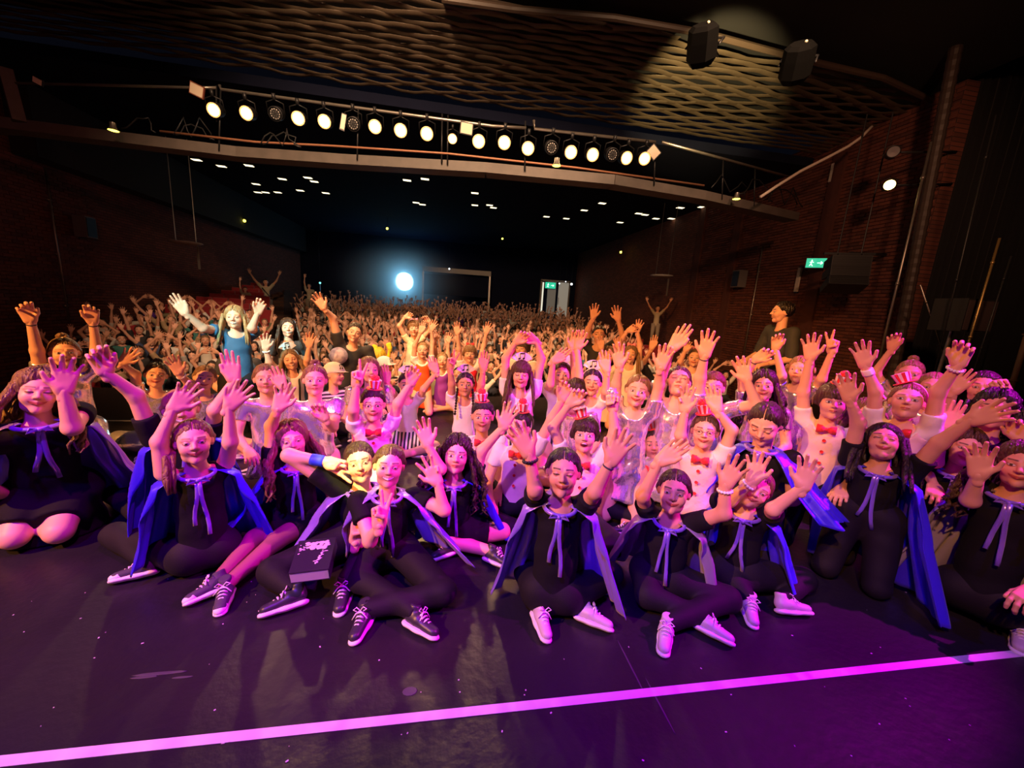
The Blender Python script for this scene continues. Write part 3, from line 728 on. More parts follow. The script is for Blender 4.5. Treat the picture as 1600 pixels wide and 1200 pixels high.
    if 'bow' in extra or fit == 'pink':
        if fit == 'pink':
            bo = link(bpy.data.objects.new('bow_tie', BOW), root); P = neck-O+fw*.085*b+np.array([0, 0, -.012])
            yy = -fw; bo.matrix_local = Matrix(((sd[0], yy[0], 0, P[0]), (sd[1], yy[1], 0, P[1]), (0, 0, 1, P[2]), (0, 0, 0, 1)))@Matrix.Scale(1.0, 4)
            for k in range(3):
                P = neck-O-spn*(.085+.075*k)*b+fw*(.094+.004*k)*b
                bo = link(bpy.data.objects.new('button', BUTTON), root); bo.matrix_local = Matrix(((sd[0], yy[0], 0, P[0]), (sd[1], yy[1], 0, P[1]), (0, 0, 1, P[2]), (0, 0, 0, 1)))
        else:
            bo = link(bpy.data.objects.new('hair_bow', BOW if 'redbow' in extra else BOWP), root); bo.matrix_local = MW@Matrix.Translation((0, 0, .12))
    for s, bd in ((-1, bandL), (1, bandR)):
        if bd:
            dv = unit(wr[s]-el[s]); x_, y_, _ = frame(dv); mb = MB()
            wd, bm, rr = {'thin': (.004, CANVAS, .0245), 'cuff': (.034, mat('blue_cuff', (.02, .06, .75), .6), .029), 'white': (.008, WHITECL, .030), 'beads': (.008, METAL, .030), 'sleeve': (.02, SHIRT, .03)}[bd]
            c = wr[s]-dv*(.02+wd)-O
            if bd in ('beads', 'white'):
                for i in range(14): a = i*2*PI/14; mb.ball(c+(x_*math.cos(a)+y_*math.sin(a))*rr*b, wd*b, 6)
            else: mb.tube([c-dv*wd, c-dv*wd*.5, c+dv*wd*.5, c+dv*wd], [rr*b, rr*b*1.04, rr*b*1.04, rr*b], 14)
            mb.obj('wristband', bm, root, True)
    # ---- cape
    if cape:
        cm = {'b': SATIN_B, 'l': SATIN_L, 'g': SATIN_G}[cape.get('m', 'b')]; wl, wrr = cape.get('w', (.34, .34)); hem = cape.get('hem', .04); nu, nv = 90, 30
        V = []; fwd_ = cape.get('f', (.0, .0))
        for j in range(nv):
            v = j/(nv-1)
            for i in range(nu):
                u = i/(nu-1)*2-1; A = math.radians(np.interp(v, [0, .2, .5, 1], cape.get('A', [132, 118, 104, 98])))
                a = u*A; side = abs(math.sin(a))
                wside = wl if u < 0 else wrr; ff = fwd_[0] if u < 0 else fwd_[1]
                rx = np.interp(v, [0, .07, .17, .55, 1], [.060, .12, .180, .205+(wside-.2)*.25, wside])*b; ry = np.interp(v, [0, .08, .2, 1], [.06, .09, .125, .20])*b
                fo = (.020*math.sin(a*9+seed)+.013*math.sin(a*19+seed*2+3*v))*ss(.08, .5, v)*b
                z = np.interp(v, [0, .07, .17, 1], [0, -.015*b, -.055*b, -(neck[2]-hem)])+neck[2]+.012
                mid = pel*min(1, v*1.1)+neck*(1-min(1, v*1.1)); P = np.array([mid[0], mid[1], 0])
                P = P+sd*math.sin(a)*(rx+fo)-fw*math.cos(a)*(ry+fo)+fw*ff*side*v
                z = max(z+.012*math.sin(a*7+seed)*v, .012); P[2] = z; V.append(P-O)
        Q = [(j*nu+i, j*nu+i+1, (j+1)*nu+i+1, (j+1)*nu+i) for j in range(nv-1) for i in range(nu-1)]
        co = link(bpy.data.objects.new('cape', mesh_np('cape', V, np.array(Q), [cm])), root)
        so = co.modifiers.new('cloth', 'SOLIDIFY'); so.thickness = .004
        rm = {'b': SATIN_B, 'l': SATIN_L, 'g': SATIN_L}[cape.get('r', 'l')]
        rb = MB(); c0 = neck-O+fw*.085*b+np.array([0, 0, -.015])
        for k, s in enumerate((-1, 1)):
            ln = (.24, .30)[k]*b; pth = []
            for t in np.linspace(0, 1, 7): pth.append(c0+sd*s*(.006+.028*t*ss(0, 1, t)*(1+.3*math.sin(5*t+seed)))-spn*ln*t+fw*(.018+.012*math.sin(7*t+seed+k)))
            rb.tube(pth, .009*b, 6, .25, fw)
            rb.tube([c0+sd*s*.004+fw*.02, c0+sd*s*.03+fw*.022+(0, 0, .014), c0+sd*s*.045+fw*.018-(0, 0, .01), c0+sd*s*.004+fw*.02], .006*b, 6, .4, fw)
        rb.ball(c0+fw*.018, .011, 8)
        rb.tube([neck-O+fw*.035*b+sd*math.cos(t)*.075*b+fw*math.sin(t)*.062*b-np.array([0, 0, .012*math.sin(t)]) for t in np.linspace(-.2, PI+.2, 14)], .010*b, 6)
        rb.obj('ribbon', rm, root, True)
    return root, dict(neck=neck, fw=fw, sd=sd, spn=spn, pel=pel, wr=wr, tp=tp, O=O, b=b, M=M, Hc=Hc, el=el)

# striped cloths
def stripe_mat(name, axis, sc):
    m = bpy.data.materials.new(name); m.use_nodes = True; N = m.node_tree.nodes; L = m.node_tree.links; b = N['Principled BSDF']
    tc = N.new('ShaderNodeTexCoord'); wv = N.new('ShaderNodeTexWave'); wv.bands_direction = axis; wv.inputs['Scale'].default_value = sc; wv.inputs['Distortion'].default_value = .6
    rp = N.new('ShaderNodeValToRGB'); rp.color_ramp.interpolation = 'CONSTANT'; rp.color_ramp.elements[0].color = (.02, .02, .03, 1); rp.color_ramp.elements[1].color = (.82, .78, .76, 1); rp.color_ramp.elements[1].position = .5
    L.new(tc.outputs['Object'], wv.inputs['Vector']); L.new(wv.outputs['Fac'], rp.inputs[0]); L.new(rp.outputs[0], b.inputs['Base Color']); b.inputs['Roughness'].default_value = .7
    return m
STRIPE = stripe_mat('vertical_stripes', 'X', 9); STRIPE2 = stripe_mat('horizontal_stripes', 'Z', 9)
_b = BOW.copy(); _b.materials[0] = mat('pink_bow', (.85, .25, .35), .5); BOWP = _b

# ------------------------------------------------------------------ the performers
PERF = 'performers in black with satin capes'; PINKG = 'performers with red bow ties and mini top hats'; SILG = 'performers in silver lame'; NOTEG = 'performers with music note card headbands'; KIDG = 'small children in coloured dresses'; CREW = 'adults in dark t-shirts among the children'
# front row, left to right
person('person in black dress with very long wavy hair kneeling at the far left edge', (60, 612), 66, 'back', ((113, 668), (100, 612), (104, 566), 'open'), legs=[((22, 838), (-60, 800), (-90, 790)), ((92, 830), (10, 790), (-20, 780))], fit='dress', hair='wavy', hc='fair', b=1.22, hs=1.04, mouth='smile', eyes=.25, tilt=12, mode='kneel', cape=dict(m='l', w=(.30, .42), f=(0, .15)), group=PERF, leanf=.22, hipz=.26)
person('person stretching one long bare arm up left, blond, half hidden behind the raised hands', (283, 640), 60, ((212, 618), (165, 582), (152, 550), 'relax'), ((336, 640), (366, 595), (358, 552), 'flat'), legs=[((172, 765), (250, 790), (210, 800)), ((330, 760), (262, 775), (300, 785))], hair='pony', hc='blond', mouth='teeth', eyes=.3, b=1.05, lod=0, cape=dict(m='b', w=(.26, .3)), group=PERF, bandL=None)
person('person in black leotard with brown side ponytail, both arms raised over a magenta lit face', (303, 690), 66, ((249, 690), (271, 640), (298, 606), 'open'), ((360, 690), (358, 637), (378, 612), 'open'), legs=[((180, 835), (232, 880), (165, 898)), ((345, 825), (295, 855), (318, 878))], fit='tank', hair='ponyside', hc='fair', mouth='smile', eyes=.45, shoes='canvas', cape=dict(m='b', w=(.28, .30), f=(.0, .03), hem=.08), group=PERF, b=1.0)
person('person with tousled wavy blond hair and crossed canvas sneakers, one palm up', (457, 688), 56, ((424, 665), (434, 640), (448, 600), 'open'), None, legs=[((398, 842), (340, 905), (278, 935)), ((432, 845), (352, 915), (340, 950))], fit='cape', legskin='tights', hair='wavy', hc='fair', mouth='smile', eyes=.4, tilt=-6, shoes='canvas', cape=dict(m='b', w=(.46, .25), f=(.1, 0)), group=PERF, b=1.0, bcol=None)
F5, I5 = person('person with a book in the lap, blue wristband and slicked back hair', (562, 722), 60, ((446, 708), (512, 722), (555, 740), 'v'), ((568, 872), (556, 848), (566, 800), 'v'), legs=[((426, 893), (462, 925), (392, 950)), ((562, 882), (538, 912), (528, 945))], hair='bun', hc='dark', mouth='smile', eyes=.55, tilt=-8, shoes='dark', cape=dict(m='l', w=(.36, .2), f=(.05, 0), r='l'), group=PERF, b=1.08, hs=1.02, bandL='cuff')
person('person making two peace signs in front of the chest beside the one with the book', (608, 728), 62, ((578, 845), (592, 822), (596, 775), 'v'), ((694, 797), (684, 755), (666, 718), 'three'), legs=[((566, 905), (650, 958), (700, 988)), ((692, 925), (570, 952), (552, 985))], hair='pony', hc='brown', mouth='teeth', eyes=.45, tilt=6, shoes='dark', cape=dict(m='l', w=(.2, .42), f=(0, .22), hem=.10), group=PERF, b=1.02)
person('person with very long dark curly hair and an unsmiling look, bare crossed legs', (713, 710), 56, ((688, 733), (669, 696), (655, 648), 'open'), ((752, 705), (786, 668), (802, 628), 'open'), legs=[((693, 842), (770, 862), (806, 880)), ((784, 830), (705, 850), (680, 862))], hair='curly', hc='dark', mouth='flat', eyes=1., tilt=5, legskin=True, shoes='dark', cape=dict(m='b', w=(.22, .34)), group=PERF)
F8, I8 = person('person at centre front with centre parted dark hair and a beaded bracelet', (880, 738), 71, ((836, 765), (827, 710), (801, 660), 'open'), ((930, 768), (954, 722), (980, 676), 'open'), legs=[((822, 895), (915, 950), (972, 975)), ((955, 898), (846, 952), (858, 985))], hair='bun', hc='black', tone='m', mouth='smile', eyes=.35, shoes='pale', cape=dict(m='l', w=(.30, .34)), group=PERF, bandL='beads', bandR='thin')
person('person in grey satin cape with thin bow tied cord, front right of centre', (1053, 768), 64, ((1004, 775), (1030, 722), (1068, 692), 'flat'), ((1131, 802), (1133, 758), (1160, 710), 'open'), legs=[((1012, 930), (1100, 965), (1132, 985)), ((1137, 935), (1042, 975), (1038, 1008))], hair='bun', hc='dark', tone='m', mouth='smile', eyes=.5, shoes='pale', cape=dict(m='g', w=(.30, .26), r='g'), group=PERF, bandR='white')
person('person leaning sideways behind two raised palms, pale laced sneakers stretched to the right', (1180, 764), 58, ((1140, 782), (1176, 752), (1189, 700), 'open'), ((1208, 796), (1254, 762), (1268, 712), 'open'), legs=[((1150, 912), (1172, 938), (1180, 965)), ((1255, 905), (1222, 938), (1282, 945))], hair='bun', hc='fair', mouth='smile', eyes=.5, tilt=22, turn=8, hs=.94, shoes='pale', cape=dict(m='b', w=(.2, .32), hem=.04), group=PERF, bandL='white')
person('person kneeling upright with eyes cast down, royal blue cape spread over both shoulders', (1195, 662), 62, 'back', 'back', hair='bun', hc='dark', mouth='flat', eyes=.1, nod=-22, turn=-8, hipz=.36, mode='kneel', cape=dict(m='b', w=(.24, .40), f=(.1, .1), hem=.40, A=[150, 145, 138, 130]), group=PERF, b=1.16, hs=1.15)
person('person kneeling with head thrown back in a cropped black tee, arms flung wide', (1380, 692), 58, ((1341, 660), (1328, 625), (1318, 582), 'open'), ((1468, 692), (1516, 657), (1572, 640), 'open'), hair='long', hc='black', mouth='smile', eyes=.15, nod=28, tilt=-4, mode='kneel', hipz=.42, cape=dict(m='b', w=(.2, .36), f=(0, .25)), group=PERF, b=1.05, shoes='dark', tone='m')
person('person with wavy brown hair and jewelled hair clips peering past a raised palm', (1508, 700), 56, ((1462, 722), (1476, 668), (1500, 620), 'flat'), None, hair='wavy', hc='brown', mouth='smile', eyes=.8, turn=12, mode='kneel', cape=dict(m='b', w=(.25, .25)), group=PERF, tilt=6)
person('person in black at the right edge with long curly brown hair', (1596, 728), 68, ((1516, 782), (1528, 744), (1534, 692), 'open'), None, legs=[((1502, 925), (1600, 985), (1596, 1012)), ((1680, 900), (1700, 960), (1720, 980))], hair='curly', hc='brown', tone='m', mouth='smile', eyes=.7, turn=0, shoes='pale', cape=dict(m='g', w=(.34, .3), f=(.1, 0), r='g'), group=PERF, mode='sit', hipz=.16, b=1.08)
person('person with a big mass of dark curls, face covered by another person\'s hand', (1554, 640), 58, None, ((1612, 720), (1597, 690), (1586, 652), 'relax'), hair='curly', hc='black', tone='m', mouth='smile', mode='kneel', lod=1, group=PERF)
person('person punching a fist up beside the right edge, only forehead showing', (1535, 606), 50, None, ((1598, 655), (1573, 615), (1553, 590), 'fist'), hair='bun', hc='dark', lod=1, fit='silver', group=SILG)
person('person half hidden behind a long raised arm, palm up with spread fingers at right', (1457, 606), 46, None, ((1480, 640), (1490, 612), (1519, 582), 'flat'), hair='bun', hc='blond', lod=1, fit='silver', group=SILG)
person('blond person with white scrunchie top bun and one loose fist up, right', (1421, 585), 43, ((1368, 582), (1394, 545), (1398, 516), 'relax'), None, hair='topbun', hc='blond', lod=1, fit='silver', mouth='flat', group=SILG, b=.95)
# red bow ties and little hats
person('person in pink vest and red bow, arm with pearl bracelet up right', (1417, 628), 56, ((1368, 610), (1352, 572), (1340, 522), 'open'), ((1466, 612), (1497, 570), (1513, 518), 'relax'), hair='bun', hc='fair', mouth='flat', eyes=.8, fit='pink', hat=(-.03, -30), lod=0, group=PINKG, nod=16, bandR='white', bandL='sleeve')
person('person with straight brown fringe, white headband and red bow tie, looking sideways', (1300, 628), 52, ((1255, 612), (1266, 560), (1269, 512), 'open'), None, hair='bangs', hc='brown', mouth='flat', eyes=1., turn=10, fit='pink', hat=(.02, 12, 1), lod=0, group=PINKG, extra=('band',))
person('person squeezed between two hat wearers, striped top hat tipped to the right', (1353, 648), 44, None, None, hair='curly', hc='fair', mouth='smile', fit='pink', hat=(.03, 38), lod=0, group=PINKG, turn=6)
person('person in magenta lit pink vest with glasses, red bow and hat with red pompom', (1101, 674), 52, ((1063, 680), (1070, 642), (1071, 604), 'three'), ((1144, 672), (1121, 642), (1113, 606), 'flat'), hair='pony', hc='brown', mouth='smile', eyes=.5, fit='pink', hat=(-.02, -14, 1), lod=0, group=PINKG, extra=('glasses',))
person('person shouting with mouth wide open under a tilted red striped hat', (914, 680), 52, ((864, 668), (890, 632), (906, 612), 'relax'), ((960, 675), (957, 640), (957, 612), 'fist'), hair='bangs', hc='dark', mouth='open', eyes=1., fit='pink', hat=(-.03, -20), lod=0, group=PINKG, nod=14)
person('person hidden behind the bracelet hand, red pompom hat facing away', (812, 668), 48, None, ((862, 655), (878, 625), (886, 600), 'relax'), hair='boy', hc='black', fit='pink', hat=(.0, 0, 1), lod=1, group=PINKG, away=False, turn=-30)
person('person with dark slick hair, squinting, under an upright red striped hat', (1022, 694), 46, None, None, hair='bun', hc='dark', tone='m', mouth='flat', eyes=.4, fit='pink', hat=(-.02, -14, 1), lod=0, group=PINKG, tilt=-8)
person('person with round glasses, peace sign raised, pink vest, tall red plumed hat', (583, 633), 49, ((552, 640), (557, 602), (562, 566), 'v'), ((622, 630), (641, 600), (650, 578), 'relax'), hair='boy', hc='dark', mouth='smile', fit='pink', hat=(.01, 4, 1), lod=0, group=PINKG, extra=('glasses',), nod=8)
person('person with short dark hair sitting with arms down, red bow and small red striped hat', (754, 651), 46, None, None, hair='boy', hc='black', mouth='smile', eyes=1., fit='pink', hat=(-.01, -3, 1), lod=0, group=PINKG, tone='m', nod=8)
# silver outfits
person('person in silver jacket at far left, both wrists flopped high above the head', (101, 551), 44, ((58, 548), (48, 502), (34, 468), 'relax'), ((151, 545), (145, 504), (142, 478), 'relax'), hair='topbun', hc='fair', mouth='smile', fit='silver', lod=0, group=SILG, bandL='thin', bandR='thin', legskin='pants', mode='kneel', b=1.05)
person('person in silver tee with head tilted, bent palm raised left before the audience', (244, 586), 38, ((212, 585), (190, 568), (208, 548), 'open'), None, hair='topbun', hc='brown', mouth='smile', fit='silver', lod=0, group=SILG, tilt=10, legs=[((165, 688), (260, 700), (280, 705)), ((330, 690), (240, 705), (220, 712))])
person('person in silver tee with head tilted left and a wide open palm, second from left', (320, 591), 38, ((296, 600), (280, 584), (263, 548), 'open'), None, hair='bun', hc='fair', mouth='smile', fit='silver', lod=0, group=SILG, tilt=12, bandL='white')
person('person in lilac silver top sitting upright with deadpan face, left of the pursed lips', (415, 592), 44, None, ((452, 622), (443, 606), (430, 576), 'flat'), hair='bun', hc='fair', mouth='flat', fit='silver', lod=0, group=SILG, legs=[((372, 690), (440, 700), (455, 705)), ((470, 700), (405, 705), (385, 708))])
person('person with pursed lips and a tiny topknot in shiny loose silver shirt, hands together', (492, 594), 46, None, ((520, 668), (508, 655), (498, 636), 'relax'), hair='topbun', hc='fair', mouth='flat', fit='silver', lod=0, group=SILG, b=1.05, tilt=2)
person('blond person seen between peace fingers behind the glasses wearer', (577, 578), 38, None, None, hair='long', hc='fair', mouth='smile', fit='silver', lod=1, group=SILG, turn=14)
person('person in a silver jacket and lilac top with both arms straight up, centre right', (996, 611), 48, ((963, 600), (968, 572), (962, 526), 'open'), ((1030, 600), (1032, 575), (1044, 535), 'open'), hair='bun', hc='fair', mouth='smile', fit='silver', lod=0, group=SILG, tilt=6)
person('person with head thrown back and eyes shut in silver, one arm showing four fingers', (1060, 597), 48, ((1038, 570), (1050, 545), (1068, 518), 'flat'), ((1094, 590), (1101, 556), (1111, 514), 'open'), hair='bun', hc='brown', mouth='flat', eyes=.1, nod=25, fit='silver', lod=0, group=SILG, bandR='thin', b=1.1)
person('person with short reddish tousled hair in shiny silver shirt, right arm bent up', (1113, 606), 46, None, ((1182, 632), (1167, 594), (1156, 560), 'open'), hair='boy', hc='red', mouth='smile', eyes=.5, fit='silver', lod=0, group=SILG, b=1.1)
person('person with dark wavy bob in silver, wrist bent forward above the head', (1193, 603), 44, ((1160, 590), (1180, 562), (1206, 546), 'relax'), None, hair='wavy', hc='dark', mouth='smile', fit='silver', lod=0, group=SILG, bandL='thin', tilt=-6)
person('fair person behind the raised pink arm, cropped silver top, both hands high', (1250, 578), 40, ((1222, 588), (1212, 545), (1217, 514), 'relax'), ((1284, 592), (1300, 550), (1303, 514), 'v'), hair='long', hc='blond', mouth='flat', fit='silver', lod=1, group=SILG, turn=-16)
person('person with a dark fringe and a hand clenched before the mouth, above the shouting one', (901, 613), 40, ((878, 636), (893, 630), (912, 618), 'fist'), None, hair='bangs', hc='dark', mouth='flat', fit='silver', lod=1, group=SILG)
# music note headbands
person('person with closed eyes and fringe, arms curved overhead under a music note fan, centre', (814, 586), 40, ((790, 560), (806, 535), (822, 520), 'relax'), ((846, 560), (838, 534), (820, 522), 'relax'), hair='bangslong', hc='brown', mouth='smile', eyes=.2, fit='note', lod=0, group=NOTEG, extra=('fan',))
person('person with a plain fan headband, bent arm before a shaded face, right of centre', (878, 586), 38, ((860, 600), (864, 565), (882, 550), 'flat'), ((898, 572), (893, 545), (906, 512), 'open'), hair='bun', hc='brown', mouth='smile', fit='note', lod=0, group=NOTEG, extra=('fan',))
person('round faced smiling person with a music note fan headband and white scarf top', (925, 598), 40, ((906, 590), (902, 545), (910, 512), 'open'), ((946, 612), (948, 580), (944, 554), 'flat'), hair='bun', hc='black', mouth='smile', eyes=.4, fit='note', lod=0, group=NOTEG, extra=('fan',))
person('person with two dark braids, white top and striped skirt under a music note fan', (727, 601), 36, ((706, 600), (703, 575), (709, 550), 'v'), ((752, 600), (755, 577), (757, 560), 'flat'), hair='braids', hc='black', mouth='flat', fit='note', lod=0, group=NOTEG, extra=('fan',), tone='m')
N6, I6 = person('person in white top and striped skirt, face hidden behind a fan of cards', (636, 601), 34, ((612, 612), (604, 598), (600, 578), 'flat'), ((662, 608), (682, 582), (672, 556), 'flat'), hair='boy', hc='dark', mouth='smile', fit='note', lod=0, group=NOTEG, extra=('fan',))
person('person with eyes shut and braces over a pale blue lit shirt, both arms up, left', (454, 562), 31, ((421, 566), (415, 545), (415, 520), 'open'), ((480, 562), (483, 542), (487, 516), 'open'), hair='long', hc='fair', mouth='teeth', eyes=.2, fit='note', lod=0, group=NOTEG, extra=('fan', 'suspenders'), tilt=-10, bandL='white')
person('person in white cap with music note and striped shirt, turned right', (523, 586), 32, None, None, hair='boy', hc='black', mouth='smile', fit='stripe', lod=1, group=NOTEG, extra=('cap',), turn=50, tilt=8)
person('person in a pale cap and striped shirt turned right beside the yellow costume', (602, 573), 26, None, ((610, 600), (600, 592), (604, 574), 'relax'), hair='boy', hc='brown', fit='stripe', lod=1, group=NOTEG, extra=('cap',), turn=60)
# the small ones
person('small person in yellow hooded costume seen from behind, fists up', (592, 556), 24, ((577, 562), (584, 548), (588, 532), 'fist'), ((613, 560), (609, 545), (605, 529), 'fist'), hair='hood', hc='yellow', fit='yellow', col=(.95, .62, .03), away=True, lod=1, group=KIDG, b=.85)
person('small person in long orange dress with both arms up', (660, 547), 25, ((648, 540), (657, 520), (662, 500), 'flat'), ((676, 532), (674, 516), (682, 499), 'open'), hair='bun', hc='blond', fit='girldress', col=(.95, .10, .01), lod=1, group=KIDG, b=.9, mouth='flat')
person('small person in plain cream dress with bow and hands on top of the head', (647, 513), 24, ((624, 509), (633, 496), (641, 491), 'relax'), ((672, 515), (671, 503), (664, 496), 'relax'), hair='bangs', hc='fair', fit='girldress', col=(.80, .66, .45), lod=1, group=KIDG, b=.9, extra=('bow',), mouth='flat')
person('small person in flared purple dress kneeling up, both hands raised', (691, 563), 24, ((681, 545), (680, 532), (681, 516), 'open'), ((700, 552), (701, 535), (703, 516), 'open'), hair='bun', hc='blond', fit='girldress', col=(.26, .03, .42), lod=1, group=KIDG, b=.85)
person('small person in red pinafore over white blouse with red bows', (734, 553), 26, ((717, 545), (715, 522), (712, 500), 'open'), ((756, 540), (760, 521), (766, 501), 'open'), hair='bangs', hc='fair', fit='girldress', col=(.75, .01, .03), lod=1, group=KIDG, b=.95, extra=('bow', 'redbow'))
person('small person just behind the music note fan at centre, head turned left', (817, 545), 27, None, None, hair='bangs', hc='brown', fit='girldress', col=(.8, .66, .5), lod=1, group=KIDG, turn=-30)
person('small person with a pink hair bow, hands touching overhead, right of centre', (985, 554), 27, ((968, 535), (981, 517), (993, 510), 'relax'), ((1000, 535), (996, 518), (1000, 502), 'open'), hair='long', hc='fair', fit='girldress', col=(.80, .75, .70), lod=1, group=KIDG, extra=('bow',), b=.95)
person('small person with pink bow and one limp hand beside the head, before the brick wall', (1085, 559), 27, ((1063, 565), (1071, 548), (1077, 532), 'relax'), None, hair='bun', hc='fair', fit='girldress', col=(.82, .78, .72), lod=1, group=KIDG, extra=('bow',), b=.95)
person('small curly haired person behind the music note fan right of centre', (950, 556), 26, ((938, 560), (940, 545), (936, 528), 'flat'), ((972, 558), (968, 545), (962, 522), 'open'), hair='wavy', hc='fair', fit='girldress', col=(.8, .72, .6), lod=1, group=KIDG)
# adults among them
person('person in navy tee, long fair hair, arms spread wide, lit cyan', (367, 496), 34, ((318, 513), (290, 490), (270, 462), 'flat'), ((394, 512), (403, 489), (409, 470), 'relax'), hair='long', hc='blond', mouth='teeth', eyes=.5, fit='tee', bcol=(.03, .10, .22), lod=0, group=CREW, b=1.2, hs=1.06, mode='kneel', turn=-12)
person('dark haired person in charcoal tee crouching below the fair one, smiling', (372, 541), 30, None, None, hair='bun', hc='black', mouth='teeth', eyes=.5, fit='tee', bcol=(.03, .035, .05), lod=0, group=CREW, b=1.15, hs=1.06)
person('dark haired person in black top at the aisle, arms down, smiling', (450, 512), 28, None, None, hair='long', hc='dark', mouth='teeth', fit='tee', lod=0, group=CREW, b=1.2, hs=1.06)
Z2, IZ = person('person in black tee with a round pale print, one arm stretched high to the left', (554, 520), 30, ((520, 497), (506, 482), (491, 458), 'open'), None, hair='pony', hc='dark', mouth='teeth', eyes=.6, fit='tee', lod=0, group=CREW, b=1.2, hs=1.06, tilt=14, lean=-.12)
person('person smiling with both arms stretched far up behind the centre right children', (936, 523), 27, ((919, 515), (927, 497), (930, 467), 'open'), ((974, 528), (966, 500), (961, 470), 'open'), hair='bun', hc='dark', tone='m', mouth='teeth', fit='tee', lod=0, group=CREW, b=1.2, hs=1.06)
person('person mostly hidden, one raised hand out of a long black sleeve, centre right', (1034, 577), 25, ((1004, 570), (1018, 545), (1025, 517), 'flat'), None, hair='boy', hc='dark', tone='m', mouth='flat', fit='long', lod=1, group=CREW, b=1.2, hs=1.06)
person('person in charcoal top standing alone in profile before the right brick wall', (1222, 488), 32, None, None, hair='bun', hc='black', mouth='flat', fit='long', bcol=(.035, .038, .04), lod=0, group=CREW, turn=-72, b=1.2, hs=1.06, mode='stand', bturn=-50, extra=())

# prints and things carried
def disc_print(I, parent):
    fw, sd, O = I['fw'], I['sd'], I['O']; P = atD(529, 556, (I['neck']-CC)@CF)-O
    ctr = I['neck']-I['spn']*.16*I['b']+fw*.112*I['b']; q_ = ray(529, 556); P = CC+q_*(((ctr-CC)@fw)/(q_@fw))-O
    m = MB(); M = [[sd[0], 0, fw[0]], [sd[1], 0, fw[1]], [0, 1, 0]]
    m.lathe([(.001, .006), (.098, .002), (.100, -.010)], 32, M, P)
    o = m.obj('round_print', mat('lilac_print', (.62, .56, .72), .7, c2=(.38, .33, .5), nscale=26), parent, True); return o
disc_print(IZ, Z2)
def text_obj(name, body, size, m, M, parent=None, ext=.0006):
    c = bpy.data.curves.new(name, 'FONT'); c.body = body; c.size = size; c.align_x = 'CENTER'; c.align_y = 'CENTER'; c.extrude = ext; c.space_line = .8; c.resolution_u = 2
    t = bpy.data.objects.new(name, c); COL.objects.link(t); me = bpy.data.meshes.new_from_object(t.evaluated_get(bpy.context.evaluated_depsgraph_get())); bpy.data.objects.remove(t)
    me.materials.clear(); me.materials.append(m); o = link(bpy.data.objects.new(name, me), parent); o.matrix_local = M; return o
P = I5['neck']-I5['O']-I5['spn']*.13+I5['sd']*.055+I5['fw']*.104
x_, n_ = I5['sd'], I5['fw']
cp_ = text_obj('chest_print', 'MAGLON\nALMENAT', .020, WHITE, Matrix(((x_[0], 0, n_[0], P[0]), (x_[1], 0, n_[1], P[1]), (x_[2], 1, n_[2], P[2]), (0, 0, 0, 1))), F5)
MB().tube([(.026*math.cos(t), -.020+.014*math.sin(t), 0) for t in np.linspace(-PI+.2, -.2, 9)], .0022, 5).tube([(-.008, -.022, 0), (.008, -.022, 0)], .002, 5).obj('print_emblem', WHITE, cp_)
# book lying open side down in the lap
bc = onZ(491, 874, .235); br = empty('book', bc, 'thick book with a black cover and pale picture lying on crossed legs', 'book')
br.rotation_euler = (math.radians(14), math.radians(-2), math.radians(4))
m = MB().box((0, .0, .032), (.170, .190, .003)).box((0, 0, -.032), (.170, .190, .003)).box((.0845, 0, 0), (.003, .190, .066)); m.obj('cover', mat('book_cover', (.02, .018, .03), .35), br)
MB().box((-.001, -.001, 0), (.164, .184, .061)).obj('pages', mat('paper', (.80, .72, .74), .8), br)
rr = random.Random(3); m = MB()
for i in range(60): a = rr.uniform(-.04, .062); m.ball((a, .052+rr.uniform(-.018, .024), .0337), (rr.uniform(.006, .014), rr.uniform(.004, .009), .0008), 8)
for i in range(16): m.ball((-.06+rr.uniform(-.01, .02), .045+rr.uniform(-.04, .03), .0337), (rr.uniform(.003, .009), .003, .0008), 8); m.ball((.045-i*.0022+rr.uniform(-.006, .012), .02-i*.005, .0337), (rr.uniform(.004, .012), .003, .0008), 8)
m.obj('cover_picture', mat('cover_print', (.62, .55, .62), .5), br, True)
# shining ball-like rattle held up by the shouting one
rb_ = atD(957, 613, 2.42); e = MB().ball((0, 0, 0), .030, 14); [e.ball((.028*math.cos(a)*math.cos(b), .028*math.sin(a)*math.cos(b), .028*math.sin(b)), .008, 6) for a in np.arange(0, 6.2, .8) for b in (-.9, 0, .9)]
tag(e.obj('shaker', SILVER, None, True, rb_), 'shiny silver ball held up above the shouting person', 'toy')

sh_ = [c for c in F8.children if c.name.startswith('shoe')]
for q_ in sh_[:1]:
    text_obj('side_letter', 'N', .062, RUBBER, Matrix.Translation((-.0385, .055, -.048))@Matrix.Rotation(math.radians(90), 4, 'Y')@Matrix.Rotation(math.radians(90), 4, 'Z')@Matrix.Rotation(PI, 4, 'Y'), q_, .003)
